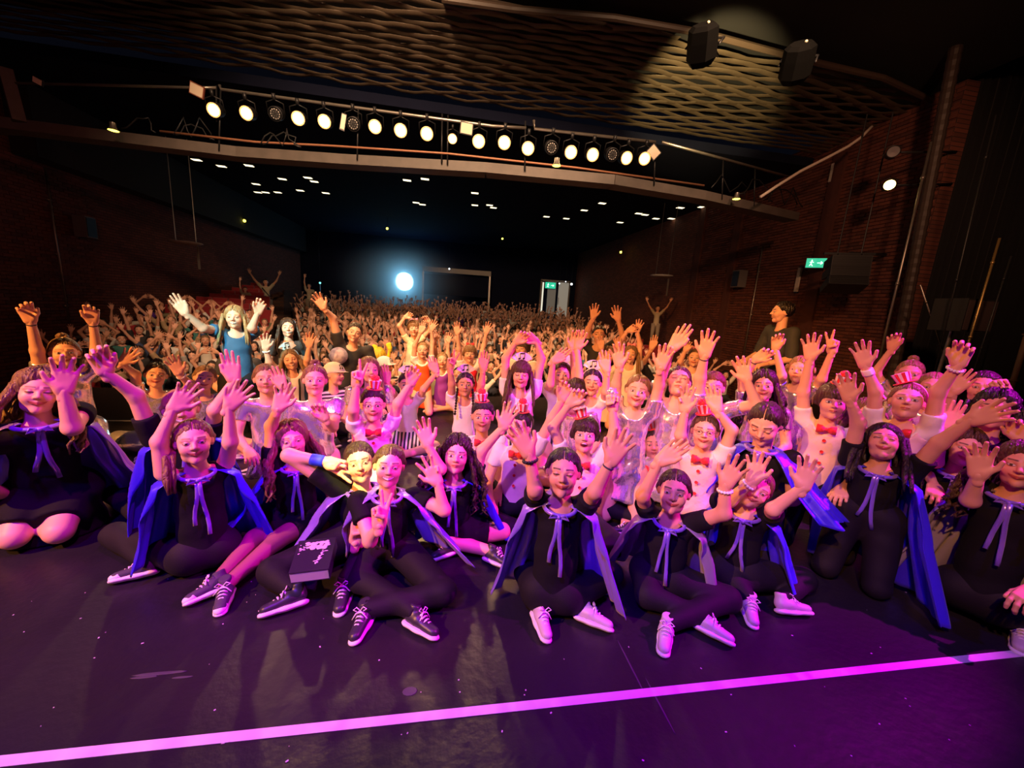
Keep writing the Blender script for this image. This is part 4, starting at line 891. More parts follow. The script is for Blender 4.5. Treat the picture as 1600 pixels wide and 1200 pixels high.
# ------------------------------------------------------------------ the hall
def st(o): o['kind'] = 'structure'; return o
VINYL = mat('stage_vinyl', (.020, .018, .024), .36, noise=.6, nscale=3, bump=.12, bscale=30, spec=.5)
BRICKM = mat('dark_red_brick', (.17, .050, .032), .85, noise=.55, nscale=7, bump=.3, bscale=30)
MORT = mat('dark_mortar', (.035, .018, .016), .95)
NAVY = mat('navy_wall', (.008, .010, .026), .95, noise=.4, nscale=2, spec=.1)
DARK = mat('matt_black', (.010, .010, .012), .85)
DRAPE = mat('black_drape', (.006, .006, .008), .95, sheen=.05)
CARPET = mat('dark_carpet', (.10, .045, .03), .95, noise=.5, nscale=20)
SLATM = mat('bronze_slat', (.115, .085, .058), .42, metal=.2, noise=.6, nscale=3)
REDSEAT = mat('red_velvet', (.30, .012, .02), .8, sheen=.4)
YS = 6.35
st(MB().box((0, 1.6, -.6), (24, 9.5, 1.2)).obj('floor', VINYL))
# scuffs and dust flecks on the vinyl
sc = MB(); rr = random.Random(11)
for i in range(70):
    p = onZ(rr.uniform(20, 1560), rr.uniform(900, 1190), .0012); s_ = rr.uniform(.002, .005); sc.box(p, (s_, s_*rr.uniform(.6, 2), .0015), np.array(Matrix.Rotation(rr.random()*3, 3, 'Z')))
o = sc.obj('dust_flecks', mat('dust', (.55, .5, .55), .9)); tag(o, 'pale dust flecks scattered on the black stage floor', 'dust', kind='stuff')
m = MB()
for (x, y, lx, ly, a_) in ((250, 1052, .10, .008, .2), (225, 1058, .05, .006, -.2), (285, 1058, .04, .005, .5), (390, 865, .05, .006, .1), (330, 930, .09, .004, .5), (640, 1080, .03, .02, 1.2), (1030, 1100, .004, .12, .1), (985, 1040, .004, .15, .2)):
    m.ball(onZ(x, y, .0008), (lx, ly, .0006), 10, None)
tag(m.obj('scuff_marks', mat('scuff', (.05, .045, .06), .6), None, True), 'faint pale scuff marks on the black stage floor', 'marks', kind='stuff')
m = MB()
a, b = onZ(-60, 1196, .001), onZ(1592, 1021, .001); d = unit(b-a); q = np.cross(d, (0, 0, 1))*.0175
m.add([a-q, a+q, b+q, b-q, a-q+(0, 0, .0015), a+q+(0, 0, .0015), b+q+(0, 0, .0015), b-q+(0, 0, .0015)], [(4, 5, 6, 7), (0, 4, 7, 3), (1, 2, 6, 5), (0, 1, 5, 4), (2, 3, 7, 6)])
TAPE = mat('white_tape', (.72, .66, .74), .6, noise=.25, nscale=12)
tag(m.obj('stage_tape', TAPE), 'long strip of white tape crossing the stage floor in front', 'tape')
for k, (p0, p1, lb) in enumerate((((150, 657), (235, 661), 'short visible piece of white tape behind the long hair at left'), ((370, 741), (520, 735), 'white tape line on the floor left of the wavy blond hair'), ((735, 683), (860, 690), 'white tape line behind the boy with the small red hat'))):
    a, b = onZ(*p0, .001), onZ(*p1, .001); b[1] = a[1]; m = MB().box((a+b)/2+(0, 0, .001), (b[0]-a[0], .03, .002)); tag(m.obj('stage_tape', TAPE), lb, 'tape')
a = onZ(385, 737, .002); m = MB(); m.add([a+(-.09, -.05, 0), a+(.10, .09, 0), a+(-.02, .07, 0), a+(-.09, -.05, .002), a+(.10, .09, .002), a+(-.02, .07, .002)], (), [(3, 4, 5)]); tag(m.obj('paper_scrap', WHITE), 'white triangular paper scrap on the floor by the blue cape', 'paper')
# auditorium: raked tiers
def zf(X, Y): return -1.2+max(round((Y-8.6)/.86), 0)*.86*(.070 if X > -.365*Y else .165)
rows = [8.6+.86*i for i in range(21)]
m = MB()
for i, y in enumerate(rows):
    xb = max(-.364*y, -9.3); m.box(((xb+9.2)/2, y, zf(0, y)-1.), (9.2-xb, .86, 2.0)); xa = -.366*y; m.box(((xa-9.4)/2, y, zf(-99, y)-1.), (xa+9.4, .86, 2.0))
m.box((0, 7.3, -1.3), (19, 1.9, .2)); m.box((0, 27.6, .1), (19, 2.2, .6))
st(m.obj('floor_tiers', CARPET))
# walls
XR, XL = 9.3, -9.5
def brickwall(name, X, sgn, Y0, Y1, Z0, Z1, y_ind, z_ind):
    root = MB().box((X+sgn*.16, (Y0+28.5)/2, 2.4), (.3, 28.5-Y0, 7.4)).obj(name, None or TEXBRICK); st(root)
    rest = MB(); cnt = 0; bm_ = [MB().box((0, 0, 0), (.05, .225, .064)).mesh('brick', BRICKM), MB().box((0, 0, 0), (.05, .222, .062)).mesh('brick', BRICK2)]
    r_ = random.Random(5); k = 0
    for iz in range(int((Z1-Z0)/.078)):
        z = Z0+iz*.078
        for iy in range(int((Y1-Y0)/.24)):
            y = Y0+.12+iy*.24+(.12 if iz % 2 else 0); dx = r_.uniform(-.004, .004)
            if cnt < 299 and y_ind and y_ind[0] < y < y_ind[1] and z_ind[0] < z < z_ind[1]:
                o = link(bpy.data.objects.new('brick', bm_[r_.random() < .3]), root); o.location = (X+dx, y, z); cnt += 1
            else: rest.cur = int(r_.random() < .3); rest.box((X+dx, y, z), (.05, .225, .064))
    o = rest.obj('brickwork', [BRICKM, BRICK2], root); o['kind'] = 'stuff'
    return root
BRICK2 = mat('darker_brick', (.105, .032, .022), .85, noise=.5, nscale=7)
TB = bpy.data.materials.new('brick_texture'); TB.use_nodes = True; N = TB.node_tree.nodes; Lk = TB.node_tree.links
tc = N.new('ShaderNodeTexCoord'); sp_ = N.new('ShaderNodeSeparateXYZ'); cb = N.new('ShaderNodeCombineXYZ'); bt = N.new('ShaderNodeTexBrick')
Lk.new(tc.outputs['Object'], sp_.inputs[0]); Lk.new(sp_.outputs['Y'], cb.inputs['X']); Lk.new(sp_.outputs['Z'], cb.inputs['Y']); Lk.new(cb.outputs[0], bt.inputs['Vector'])
bt.inputs['Color1'].default_value = (.17, .05, .032, 1); bt.inputs['Color2'].default_value = (.10, .032, .022, 1); bt.inputs['Mortar'].default_value = (.03, .016, .014, 1)
bt.inputs['Scale'].default_value = 1; bt.inputs['Brick Width'].default_value = .24; bt.inputs['Row Height'].default_value = .078; bt.inputs['Mortar Size'].default_value = .007
Lk.new(bt.outputs['Color'], N['Principled BSDF'].inputs['Base Color']); N['Principled BSDF'].inputs['Roughness'].default_value = .85; TEXBRICK = TB
brickwall('wall_right', XR, 1, 6.7, 14.0, -1.2, 6.0, (6.9, 9.4), (1.0, 3.2))
brickwall('wall_left', XL, -1, 7.6, 13.0, -1.2, 4.1, (9.3, 11.8), (1.2, 3.4))
st(MB().box((0, 28.7, 2.4), (19.2, .3, 7.4)).obj('wall_back', NAVY))
st(MB().box((0, 19.2, 5.65), (19.2, 19.0, .2)).obj('ceiling', NAVY))
st(MB().box((-9.2, 19.5, 4.85), (.5, 17, 1.5)).obj('trim_1', DARK))  # black box added as the dark band along the upper left wall
# pilasters and pipes on the brick
for i, (x, y, X) in enumerate(((1283, 400, XR-.03), (1140, 440, XR-.03), (1085, 440, XR-.03))):
    P = atX(x, y, X); st(MB().box((X, P[1], 2.2), (.12, .32, 6.8)).obj('trim_%d' % (i+2), BRICK2))
def pipe(p0, p1, X, r, lb, m_=STEEL):
    a, b = atX(*p0, X), atX(*p1, X); b = np.array([b[0], a[1], b[2]]); mb = MB().tube([a, a*.5+b*.5, b], r, 8)
    for t in (.2, .55, .9):
        c = a+(b-a)*t; mb.box(c+(np.sign(X)*.04, 0, 0), (.10, .06, .03))
    return tag(mb.obj('wall_pipe', m_, None, True), lb, 'pipe')
pipe((70, 262), (108, 500), XL+.09, .022, 'thin metal pipe running down the left brick wall')
pipe((1192, 385), (1163, 575), XR-.09, .020, 'thin metal pipe on the right brick wall beside the small wall speaker')
P = atX(1247, 437, XR-.07); b_ = empty('wall_light', P, 'unlit white tube light fixed upright on the right brick wall', 'light')
MB().box((0, 0, 0), (.05, .09, .62)).obj('tube_cover', mat('opal_cover', (.62, .58, .5), .5), b_); MB().box((.03, 0, .33), (.05, .1, .04)).box((.03, 0, -.33), (.05, .1, .04)).obj('end_cap', METAL, b_)
P = atX(1300, 270, XR-.07); b_ = empty('wall_light', P, 'short unlit tube light high on the right brick wall under the cable', 'light')
MB().box((0, 0, 0), (.05, .07, .42)).obj('tube_cover', MATS['opal_cover'], b_); MB().box((.03, 0, .23), (.05, .08, .04)).obj('end_cap', METAL, b_)
for (x, y, X, lb) in ((1155, 436, XR-.2, 'small pale loudspeaker box on the far right brick wall'), (133, 355, XL+.25, 'dim grey loudspeaker box high on the left brick wall')):
    P = atX(x, y, X); b_ = empty('wall_speaker', P, lb, 'speaker'); MB().box((0, 0, 0), (.28, .32, .52)).obj('cabinet', mat('grey_plastic', (.12, .11, .11), .6), b_)
    MB().box((-np.sign(X)*.145, 0, 0), (.012, .27, .46)).obj('grille', METAL, b_); MB().box((np.sign(X)*.17, 0, 0), (.12, .06, .06)).obj('bracket', METAL, b_)
# green exit sign and hanging line array by the proscenium
GREEN = mat('green_sign', (.02, .5, .3), .5, emit=(.03, .75, .42), estr=.5); SIGNW = mat('sign_white', (.9, 1, .95), .5, emit=(.8, 1, .9), estr=.9)
def exit_sign(P, s, ang, lb):
    r0 = empty('exit_sign', P, lb, 'sign'); r0.rotation_euler = (0, 0, ang)
    MB().box((0, 0.02, 0), (.42*s, .05, .24*s)).tube([(0, .03, .1*s), (0, .6*s, .14*s)], .02, 6).obj('sign_case', METAL, r0); MB().box((0, -.012, 0), (.40*s, .012, .22*s)).obj('sign_face', GREEN, r0)
    m = MB(); m.ball((-.09*s, -.02, .06*s), (.016*s, .004, .016*s), 8)
    for a, b in (((-.09, .04), (-.10, -.02)), ((-.10, -.02), (-.13, -.07)), ((-.10, -.02), (-.065, -.075)), ((-.09, .03), (-.05, .01)), ((-.09, .03), (-.13, .01)), ((.02, 0), (.13, 0)), ((.13, 0), (.09, .035)), ((.13, 0), (.09, -.035))):
        m.tube([(a[0]*s, -.02, a[1]*s), (b[0]*s, -.02, b[1]*s)], .009*s, 5)
    m.obj('running_figure', SIGNW, r0); return r0
exit_sign(atX(1275, 411, XR-.35), 1.0, math.radians(-38), 'green lit exit sign beside the hanging loudspeakers on the right')
r0 = empty('line_array', atX(1320, 428, XR-1.1), 'black curved cluster of hanging loudspeakers in front of right brick wall', 'speaker'); r0.rotation_euler = (0, 0, math.radians(-28)); r0.scale = (.68, .68, .84)
for i, (z, rx) in enumerate(((.26, 6), (.0, 14), (-.27, 26))):
    k = MB(); M_ = np.array(Matrix.Rotation(math.radians(-rx), 3, 'X'))
    V = np.array([(x, y, zz) for x, w_ in ((-.50, 1), (.50, 1)) for y, hh_ in ((-.28, .135), (.30, .08)) for zz in (-hh_, hh_)]); k.add(V@M_.T+(0, -.05*i, z), [(0, 1, 3, 2), (4, 6, 7, 5), (0, 4, 5, 1), (2, 3, 7, 6), (0, 2, 6, 4), (1, 5, 7, 3)])
    cb_ = k.obj('cabinet', mat('speaker_black', (.018, .018, .02), .5), r0)
    g = MB(); g.box(np.array((0, -.288, 0))@M_.T+(0, -.05*i, z), (.94, .01, .23), M_); [g.box(np.array((0, -.294, dz))@M_.T+(0, -.05*i, z), (.92, .008, .010), M_) for dz in (-.08, -.03, .03, .08)]
    g.obj('grille', METAL, cb_)
k = MB().box((0, .0, .48), (1.3, .08, .05)).box((-.3, 0, .43), (.04, .3, .08)).box((.3, 0, .43), (.04, .3, .08)).tube([(-.3, 0, .5), (-.3, 0, 3.6)], .02, 8).tube([(.3, 0, .5), (.3, 0, 3.6)], .02, 8).tube([(0, 0, .5), (1.3, .9, .58)], .035, 8); k.obj('bracket', METAL, r0)
# proscenium column, pipes and wing
def post(p0, p1, Y, r, lb, m_=STEEL, name='metal_pole', cat='pole'):
    a, b = atY(*p0, Y), atY(*p1, Y); b = a+(b-a)*(a[2]/(a[2]-b[2])); mb = MB().tube([a, (a+b)/2, b], r, 8)
    for t in (.12, .5, .86): c = a+(b-a)*t; mb.tube([c-(b-a)*.006, c+(b-a)*.006], r*1.5, 8)
    return tag(mb.obj(name, m_, None, True), lb, cat)
a, b = atY(1476, 165, 6.3), atY(1396, 580, 6.3)
k = MB(); n = 46
col_ = [a+(b-a)*t for t in np.linspace(-.3, 1.3, 2*n)]
k.tube(col_, [.085+.010*(i % 2) for i in range(2*n)], 12); st(k.obj('trim_6', mat('ribbed_column', (.035, .022, .018), .6), None))
post((1455, 222), (1372, 570), 6.1, .02, 'shiny thin pipe running down the edge of the proscenium at right')
post((1556, 180), (1487, 470), 5.2, .012, 'thin dark pole crossing the black wing upper right', METAL)
post((1562, 372), (1530, 480), 4.9, .016, 'brass coloured pole beside the wing speaker', mat('brass', (.5, .34, .12), .35, metal=.8))
post((1580, 400), (1525, 570), 4.6, .011, 'thin grey pole right of the wing speaker', METAL)
post((1438, 445), (1467, 530), 5.6, .010, 'slanting brace left of the wing speaker')
post((1612, 500), (1555, 690), 4.4, .035, 'thick brown pole at the right edge beyond the raised fists', mat('brown_pole', (.16, .09, .05), .6))
r0 = empty('stage_speaker', atY(1503, 493, 5.3), 'boxy black loudspeaker on a stand in the dark right wing', 'speaker')
MB().box((0, 0, 0), (.62, .45, .52)).obj('cabinet', MATS['speaker_black'], r0); MB().box((0, -.23, 0), (.57, .012, .47)).obj('grille', mat('brown_grille', (.05, .03, .03), .8), r0)
P = np.array(r0.location); MB().tube([(-.12, 0, -.26), (-.2, 0, -P[2]+.06)], .025, 8).tube([(-.2, 0, .35-P[2]), (.15, -.2, .02-P[2])], .015, 6).tube([(-.2, 0, .35-P[2]), (-.5, -.2, .02-P[2])], .015, 6).tube([(-.2, 0, .35-P[2]), (-.2, .3, .02-P[2])], .015, 6).obj('stand', STEEL, r0)
def drape(name, x0, x1, Y, z0, z1, m_, lb, ax='x', amp=.06, n=60):
    V = []; 
    for i in range(n+1):
        x = x0+(x1-x0)*i/n; y = Y+amp*math.sin(i*1.9)+amp*.4*math.sin(i*.7)
        for z in (z0, z1): V.append((x, y, z) if ax == 'x' else (y, x, z))
    o = link(bpy.data.objects.new(name, mesh_np(name, V, np.array([(2*i, 2*i+2, 2*i+3, 2*i+1) for i in range(n)]), [m_]))); s = o.modifiers.new('t', 'SOLIDIFY'); s.thickness = .02
    return tag(o, lb, 'curtain')
drape('black_curtain', 9.6, 13.5, 7.0, 0, 8, DRAPE, 'black stage curtain hanging in the right wing behind the poles')
drape('wing_curtain', 2.0, 7.2, 11.5, 0, 8, DRAPE, 'black masking curtain closing the far right side of the stage', 'y')
drape('red_border', 5.5, 12.5, 4.6, 6.6, 8.0, mat('dark_red_velvet', (.10, .004, .012), .9), 'dark red border curtain hanging at the top right')
st(MB().box((0, 1.5, 8.1), (26, 10.6, .2)).obj('ceiling_fly', DARK))
st(MB().box((-12.2, 1.7, 3.5), (.2, 11.5, 9)).obj('wall_wing_left', DARK)); st(MB().box((12.8, 1.7, 3.5), (.2, 11.5, 9)).obj('wall_wing_right', DARK)); st(MB().box((0, -3.4, 3.5), (26, .2, 9)).obj('wall_upstage', DARK))
st(MB().box((-11.2, 7.4, 3.4), (3.2, .3, 9.2)).obj('wall_proscenium_left', DARK))
# woven slat ceiling above the forestage
ed = [onZ(x, y, 6.05)[:2] for x, y in ((-100, -220), (300, -90), (690, 2), (960, 30), (1250, 92), (1380, 125), (1500, 180))]
ex, ey = [p[0] for p in ed], [p[1] for p in ed]
sl = MB(); rr = random.Random(2); nx = 190; xs = np.linspace(-9.4, 9.3, nx)
for j in range(50):
    y = 2.6+j*.14; ph = (j % 2)*PI+rr.uniform(-.35, .35); a0 = [];
    keep = xs[(y > np.interp(xs, ex, ey)+.05)]
    if len(keep) < 6: continue
    z = 6.03+.012*np.sin(keep*5.2+ph)+.004*np.sin(keep*17+j)-.05*np.clip(y-6.5, 0, 9)**1.5; yd = y+.042*np.sin(keep*5.6+ph+j*.33)+.012*np.sin(keep*2.1+j*.9)
    V = np.concatenate([np.stack([keep, yd-.066, z-.004], 1), np.stack([keep, yd+.066, z+.004], 1), np.stack([keep, yd+.066, z+.010], 1), np.stack([keep, yd-.066, z+.002], 1)])
    n = len(keep); Q = [(i, i+n, i+n+1, i+1) for i in range(n-1)]+[(i+2*n, i+3*n, i+3*n+1, i+2*n+1) for i in range(n-1)]+[(i+3*n, i, i+1, i+3*n+1) for i in range(n-1)]
    sl.add(V, Q)
root = st(MB().box((0, 7.4, 6.30), (19.2, 4.4, .12)).obj('ceiling_forestage', DARK))
o = sl.obj('ceiling_slats', SLATM, root, True); o['kind'] = 'stuff'
e2 = [onZ(x, y, 5.98) for x, y in ((690, -2), (800, 14), (960, 28), (1100, 52), (1250, 92), (1380, 122), (1500, 178))]
st(MB().tube(e2, .05, 8).obj('trim_7', mat('dark_bronze_edge', (.06, .04, .03), .5)))
# ------------------------------------------------------------------ lighting bridge
bpx = [(-40, 189), (0, 191), (200, 216), (370, 237), (540, 249), (760, 262), (960, 281), (1100, 305), (1245, 338)]
bp = [onZ(x, y, 3.98) for x, y in bpx]
r0 = empty('lighting_bridge', (0, 7.6, 3.9), 'long curved lighting bridge spanning the hall, grey lower beam and top rail', 'bridge'); R0_ = np.array(r0.location)
for a, b in zip(bp[:-1], bp[1:]):
    x_, y_, d_ = frame(b-a); L_ = np.linalg.norm(b-a); M_ = np.stack([d_, x_, np.array([0, 0, 1.])], 1)
    MB().box((a+b)/2-R0_+(0, .15, 0), (L_*1.01, .34, .17), M_).obj('beam', BEAM, r0)
def Yb(x): return float(np.interp(x, [p[0] for p in bpx], [p[1] for p in bp]))-.05
def rail(pts, r, m_=STEEL, name='rail'): return MB().tube([atY(x, y, Yb(x))-R0_ for x, y in pts], r, 8).obj(name, m_, r0, True)
rail([(20, 130), (160, 133), (305, 137), (338, 137)], .022); rail([(343, 133), (346, 140), (540, 166), (770, 197), (822, 200)], .027); rail([(834, 188), (835, 201), (1024, 222)], .027); rail([(1034, 222), (1130, 248), (1232, 276)], .025)
for x0, y0, x1, y1 in ((338, 134, 338, 190), (345, 134, 342, 235), (821, 189, 820, 268), (1024, 222, 1022, 290), (1130, 248, 1128, 312), (1180, 262, 1178, 322), (700, 180, 699, 258), (691, 178, 690, 256), (560, 168, 558, 250)):
    rail([(x0, y0), (x1, y1)], .014, METAL, 'upright')
rail([(250, 205), (400, 222), (520, 228), (700, 240), (900, 262), (1100, 290)], .020, mat('copper_pipe', (.32, .14, .08), .5, metal=.4), 'pipe')
a, b = atY(8, 108, Yb(8)), atY(30, 190, Yb(30)); tag(MB().tube([a, (a+b)/2, b], .11, 4).obj('bridge_post', BEAM), 'broad grey steel upright at the left end of the bridge', 'post')
# cables tangled on the bridge
rr = random.Random(9); 
for k in range(9):
    x0 = rr.choice((200, 260, 420, 640, 870, 1060, 1100, 1150, 1190))+rr.uniform(-20, 20); P = []
    for t in np.linspace(0, 1, 9):
        x = x0+t*rr.uniform(50, 70); yb_ = np.interp(x, [p[0] for p in bpx], [p[1] for p in bpx]); P.append(atY(x, yb_-14-34*math.sin(t*PI*(1+k % 2))**2*rr.uniform(.5, 1), Yb(x)-.02)-R0_)
    MB().tube(P, .012, 5).obj('cable', METAL, r0, True)
LAMPE = mat('lamp_glow', (1, .8, .5), .5, emit=(1, .62, .26), estr=26)
LAMPS = [(334, 172), (385, 177), (466, 185), (507, 190), (586, 198), (626, 204), (667, 209), (707, 217), (748, 221), (788, 223), (825, 232), (892, 238), (926, 242), (979, 247), (1007, 248)]
def par(lens, on):
    r = empty('stage_lamp', (0, 0, 0), 'x y z w', 'lamp', 'lit stage lamps on the bridge' if on else 'unlit round led heads on the bridge')
    MB().lathe([(.105, -.01), (.118, -.01), (.118, .02), (.112, .16), (.075, .26), (.001, .27)], 18, [[1, 0, 0], [0, 0, 1], [0, 1, 0]]).obj('can', METAL, r, True)
    l = MB().lathe([(.001, -.010), (.06, -.008), (.088, -.004)], 18, [[1, 0, 0], [0, 0, 1], [0, 1, 0]]).obj('lens', lens, r, True)
    MB().tube([(-.135, .08, 0), (-.14, .08, .16), (0, .08, .21), (.14, .08, .16), (.135, .08, 0)], .011, 6).box((0, .08, .25), (.05, .05, .10)).obj('yoke', METAL, r, True)
    if on: MB().lathe([(.085, -.004), (.104, -.016), (.112, -.010)], 18, [[1, 0, 0], [0, 0, 1], [0, 1, 0]]).obj('glow_ring', mat('rim_glow', (1, .6, .3), .5, emit=(1, .42, .10), estr=.9), r, True)  # emissive ring added as the warm halo around the lens
    if not on:
        m = MB()
        for ring, cnt in ((0, 1), (.035, 6), (.072, 12)):
            for i in range(cnt): m.ball((ring*math.cos(i*2*PI/cnt), -.004, ring*math.sin(i*2*PI/cnt)), (.013, .006, .013), 6)
        m.obj('led_lenses', mat('led_lens', (.35, .33, .32), .2), r, True)
    return r
def copy_tree(o, parent=None):
    c = o.copy(); COL.objects.link(c)
    if parent is not None: c.parent = parent
    for ch in o.children: copy_tree(ch, c)
    return c
p_on = par(LAMPE, True)
ORD = ['first', 'second', 'third', 'fourth', 'fifth', 'sixth', 'seventh', 'eighth', 'ninth', 'tenth', 'eleventh', 'twelfth', 'thirteenth', 'fourteenth', 'fifteenth', 'sixteenth', 'seventeenth', 'eighteenth', 'nineteenth', 'twentieth', 'twenty-first', 'twenty-second', 'twenty-third', 'twenty-fourth', 'twenty-fifth', 'twenty-sixth', 'twenty-seventh', 'twenty-eighth', 'twenty-ninth', 'thirtieth', 'thirty-first', 'thirty-second', 'thirty-third', 'thirty-fourth', 'thirty-fifth', 'thirty-sixth']
for i, (x, y) in enumerate(LAMPS):
    o = p_on if i == 0 else copy_tree(p_on); o.location = tuple(atY(x, y, Yb(x)-.12)); o.rotation_euler = (math.radians(22), 0, math.radians(random.uniform(-6, 6)))
    if i == 7: o.scale = (.72,)*3
    o['label'] = 'glowing warm stage lamp on the bridge, %s lit one from the left' % ORD[i]
    if i in (0, 2, 4, 6, 8, 10, 12, 14):
        P = atY(x, y, Yb(x)-.12); s_ = spot('bridge_light', tuple(P+np.array([0, -.16, -.06])), (.35*P[0]+.3, 2.4, 0.2), (1, .58, .26), 200, 40, .6, .06)
p_off = par(DARK, False)
for i, ((x, y), lb) in enumerate(zip([(430, 178), (552, 194), (862, 231), (957, 242)], ('unlit round led head hanging between the second and third lit lamps', 'unlit round led head left of the fifth lit lamp', 'unlit round led head hanging right of the eleventh lit lamp', 'unlit round led head between the thirteenth and fourteenth lit lamps'))):
    o = p_off if i == 0 else copy_tree(p_off); o.location = tuple(atY(x, y, Yb(x)-.12)); o['label'] = lb; o.rotation_euler = (math.radians(25), 0, 0)
for i, (x, y, rz, ry, lb) in enumerate(((308, 141, 0, 20, 'tilted square flood light plate left of the first lit lamp'), (60, 127, 0, 25, 'small pale plate on the rail at far left of the bridge'), (729, 201, 0, 4, 'white rectangular label plate above the eighth lit lamp'), (536, 191, 0, -80, 'narrow upright pale plate beside the second unlit head'), (1021, 238, 0, 40, 'tilted orange lit square plate at the right end of the lamps'))):
    r1 = empty('lamp_plate', atY(x, y, Yb(x)-.15), lb, 'plate'); s_ = (.20, .16) if i != 3 else (.24, .07)
    if i == 1: s_ = (.12, .08)
    r1.rotation_euler = (math.radians(15), math.radians(ry), 0); MB().box((0, 0, 0), (s_[0]*1.15, .03, s_[1]*1.2)).obj('frame', METAL if i not in (0,) else mat('rust_frame', (.2, .05, .03), .6), r1); MB().box((0, -.02, 0), (s_[0], .012, s_[1])).obj('panel', mat('cream_panel', (.75, .62, .48), .6), r1)
YEL = mat('yellow_lamp', (1, .9, .2), .5, emit=(1, .85, .08), estr=4)
for i, ((x, y), lb) in enumerate(zip([(185, 208), (867, 262), (1145, 313)], ('small yellow lamp under the left part of the bridge', 'small yellow lamp under the middle of the bridge', 'small yellow lamp under the right end of the bridge'))):
    r1 = empty('beam_lamp', onZ(x, y, 3.93)+(0, -.1, 0), lb, 'lamp', 'small yellow lamps under the bridge'); MB().lathe([(.04, .12), (.045, .05), (.075, .0)], 14).obj('housing', STEEL, r1, True); MB().lathe([(.001, -.012), (.05, -.008), (.072, 0)], 14).obj('bulb', YEL, r1, True)
# suspended black lamps before the slat ceiling
for i, (x, y, lb) in enumerate(((1097, 72, 'boxy black stage lamp hanging below the lit slat ceiling'), (1245, 100, 'black stage lamp with yoke hanging right of the lit ceiling patch'))):
    r1 = empty('hanging_lamp', atD(x, y, 4.6+.1*i), lb, 'lamp'); r1.rotation_euler = (math.radians(-48), math.radians(6), math.radians(-42))
    MB().lathe([(.001, -.19), (.12, -.20), (.165, -.16), (.17, -.05), (.17, .12), (.12, .19), (.001, .20)], 8 if i else 6, [[1, 0, 0], [0, 0, 1], [0, 1, 0]]).obj('housing', mat('lamp_black', (.002, .002, .002), .9, spec=.1), r1)
    MB().tube([(-.18, 0, 0), (-.19, 0, .2), (0, 0, .27), (.19, 0, .2), (.18, 0, 0)], .014, 6).tube([(0, 0, .27), (0, .35, .9)], .02, 6).obj('yoke', METAL, r1, True)
    MB().ball((.04, -.20, .03), .018, 8).obj('lens', mat('glint', (.8, .7, .5), .1), r1, True)  # small pale bead, a painted glint on the lamp front
for (x, y, on, lb) in ((1390, 289, True, 'round yellow lit lamp on the right brick wall'), (1396, 237, False, 'unlit round grey lamp above the yellow lit one')):
    P = atY(x, y, 6.6); r1 = empty('profile_lamp', P, lb, 'lamp'); r1.rotation_euler = (math.radians(10), 0, math.radians(-45))
    MB().lathe([(.085, 0), (.10, 0), (.10, .04), (.09, .32), (.05, .42), (.001, .43)], 18, [[1, 0, 0], [0, 0, 1], [0, 1, 0]]).obj('housing', METAL, r1, True)
    MB().lathe([(.001, .02), (.086, .004)], 18, [[1, 0, 0], [0, 0, 1], [0, 1, 0]]).obj('lens', mat('amber_lens', (1, .8, .3), .4, emit=(1, .68, .2), estr=5) if on else mat('dull_lens', (.16, .15, .17), .3), r1, True)
    MB().tube([(.12, .2, 0), (1.0, 1.1, .0)], .02, 6).tube([(-.11, .2, 0), (-.12, .2, .1), (0, .2, .13), (.12, .2, .1), (.11, .2, 0)], .01, 6).obj('arm', METAL, r1, True)
P = [atY(*q_, 7.4) for q_ in ((1188, 308), (1215, 290), (1250, 268), (1295, 245), (1325, 229), (1345, 215), (1362, 198))]
tag(MB().tube(P, .028, 8).obj('cable', mat('pale_cable', (.55, .48, .42), .6), None, True), 'thick pale cable swooping from the bridge up to the ceiling at right', 'cable')
# ceiling lights of the auditorium
CEL = mat('ceiling_lamp_glow', (1, .9, .6), .5, emit=(1, .84, .52), estr=1.5)
pts = [(307, 249), (346, 259), (389, 258), (446, 245), (444, 254), (441, 279), (481, 277), (491, 283), (400, 287), (403, 300), (415, 300), (434, 300), (469, 297), (509, 301), (636, 281), (664, 279), (772, 274), (807, 273), (742, 301), (660, 319), (650, 316), (742, 320), (765, 320), (771, 324), (854, 338), (885, 341), (913, 328), (941, 317), (998, 333), (1008, 335), (1025, 341), (1049, 341), (1063, 324), (1097, 323), (969, 347)]
c0 = empty('ceiling_light', (0, 0, 5.54), 'w', 'light', 'small recessed lights of the dark ceiling'); MB().box((0, 0, 0), (.30, .22, .03)).obj('frame', METAL, c0); MB().box((0, 0, -.018), (.26, .17, .01)).obj('diffuser', CEL, c0)
for i, (x, y) in enumerate(sorted(pts)):
    o = c0 if i == 0 else copy_tree(c0); o.location = tuple(onZ(x, y, 5.535)); o.rotation_euler = (0, 0, random.uniform(-.1, .1))
    o['label'] = 'small lit rectangle in the dark ceiling, %s from the left' % ORD[i]
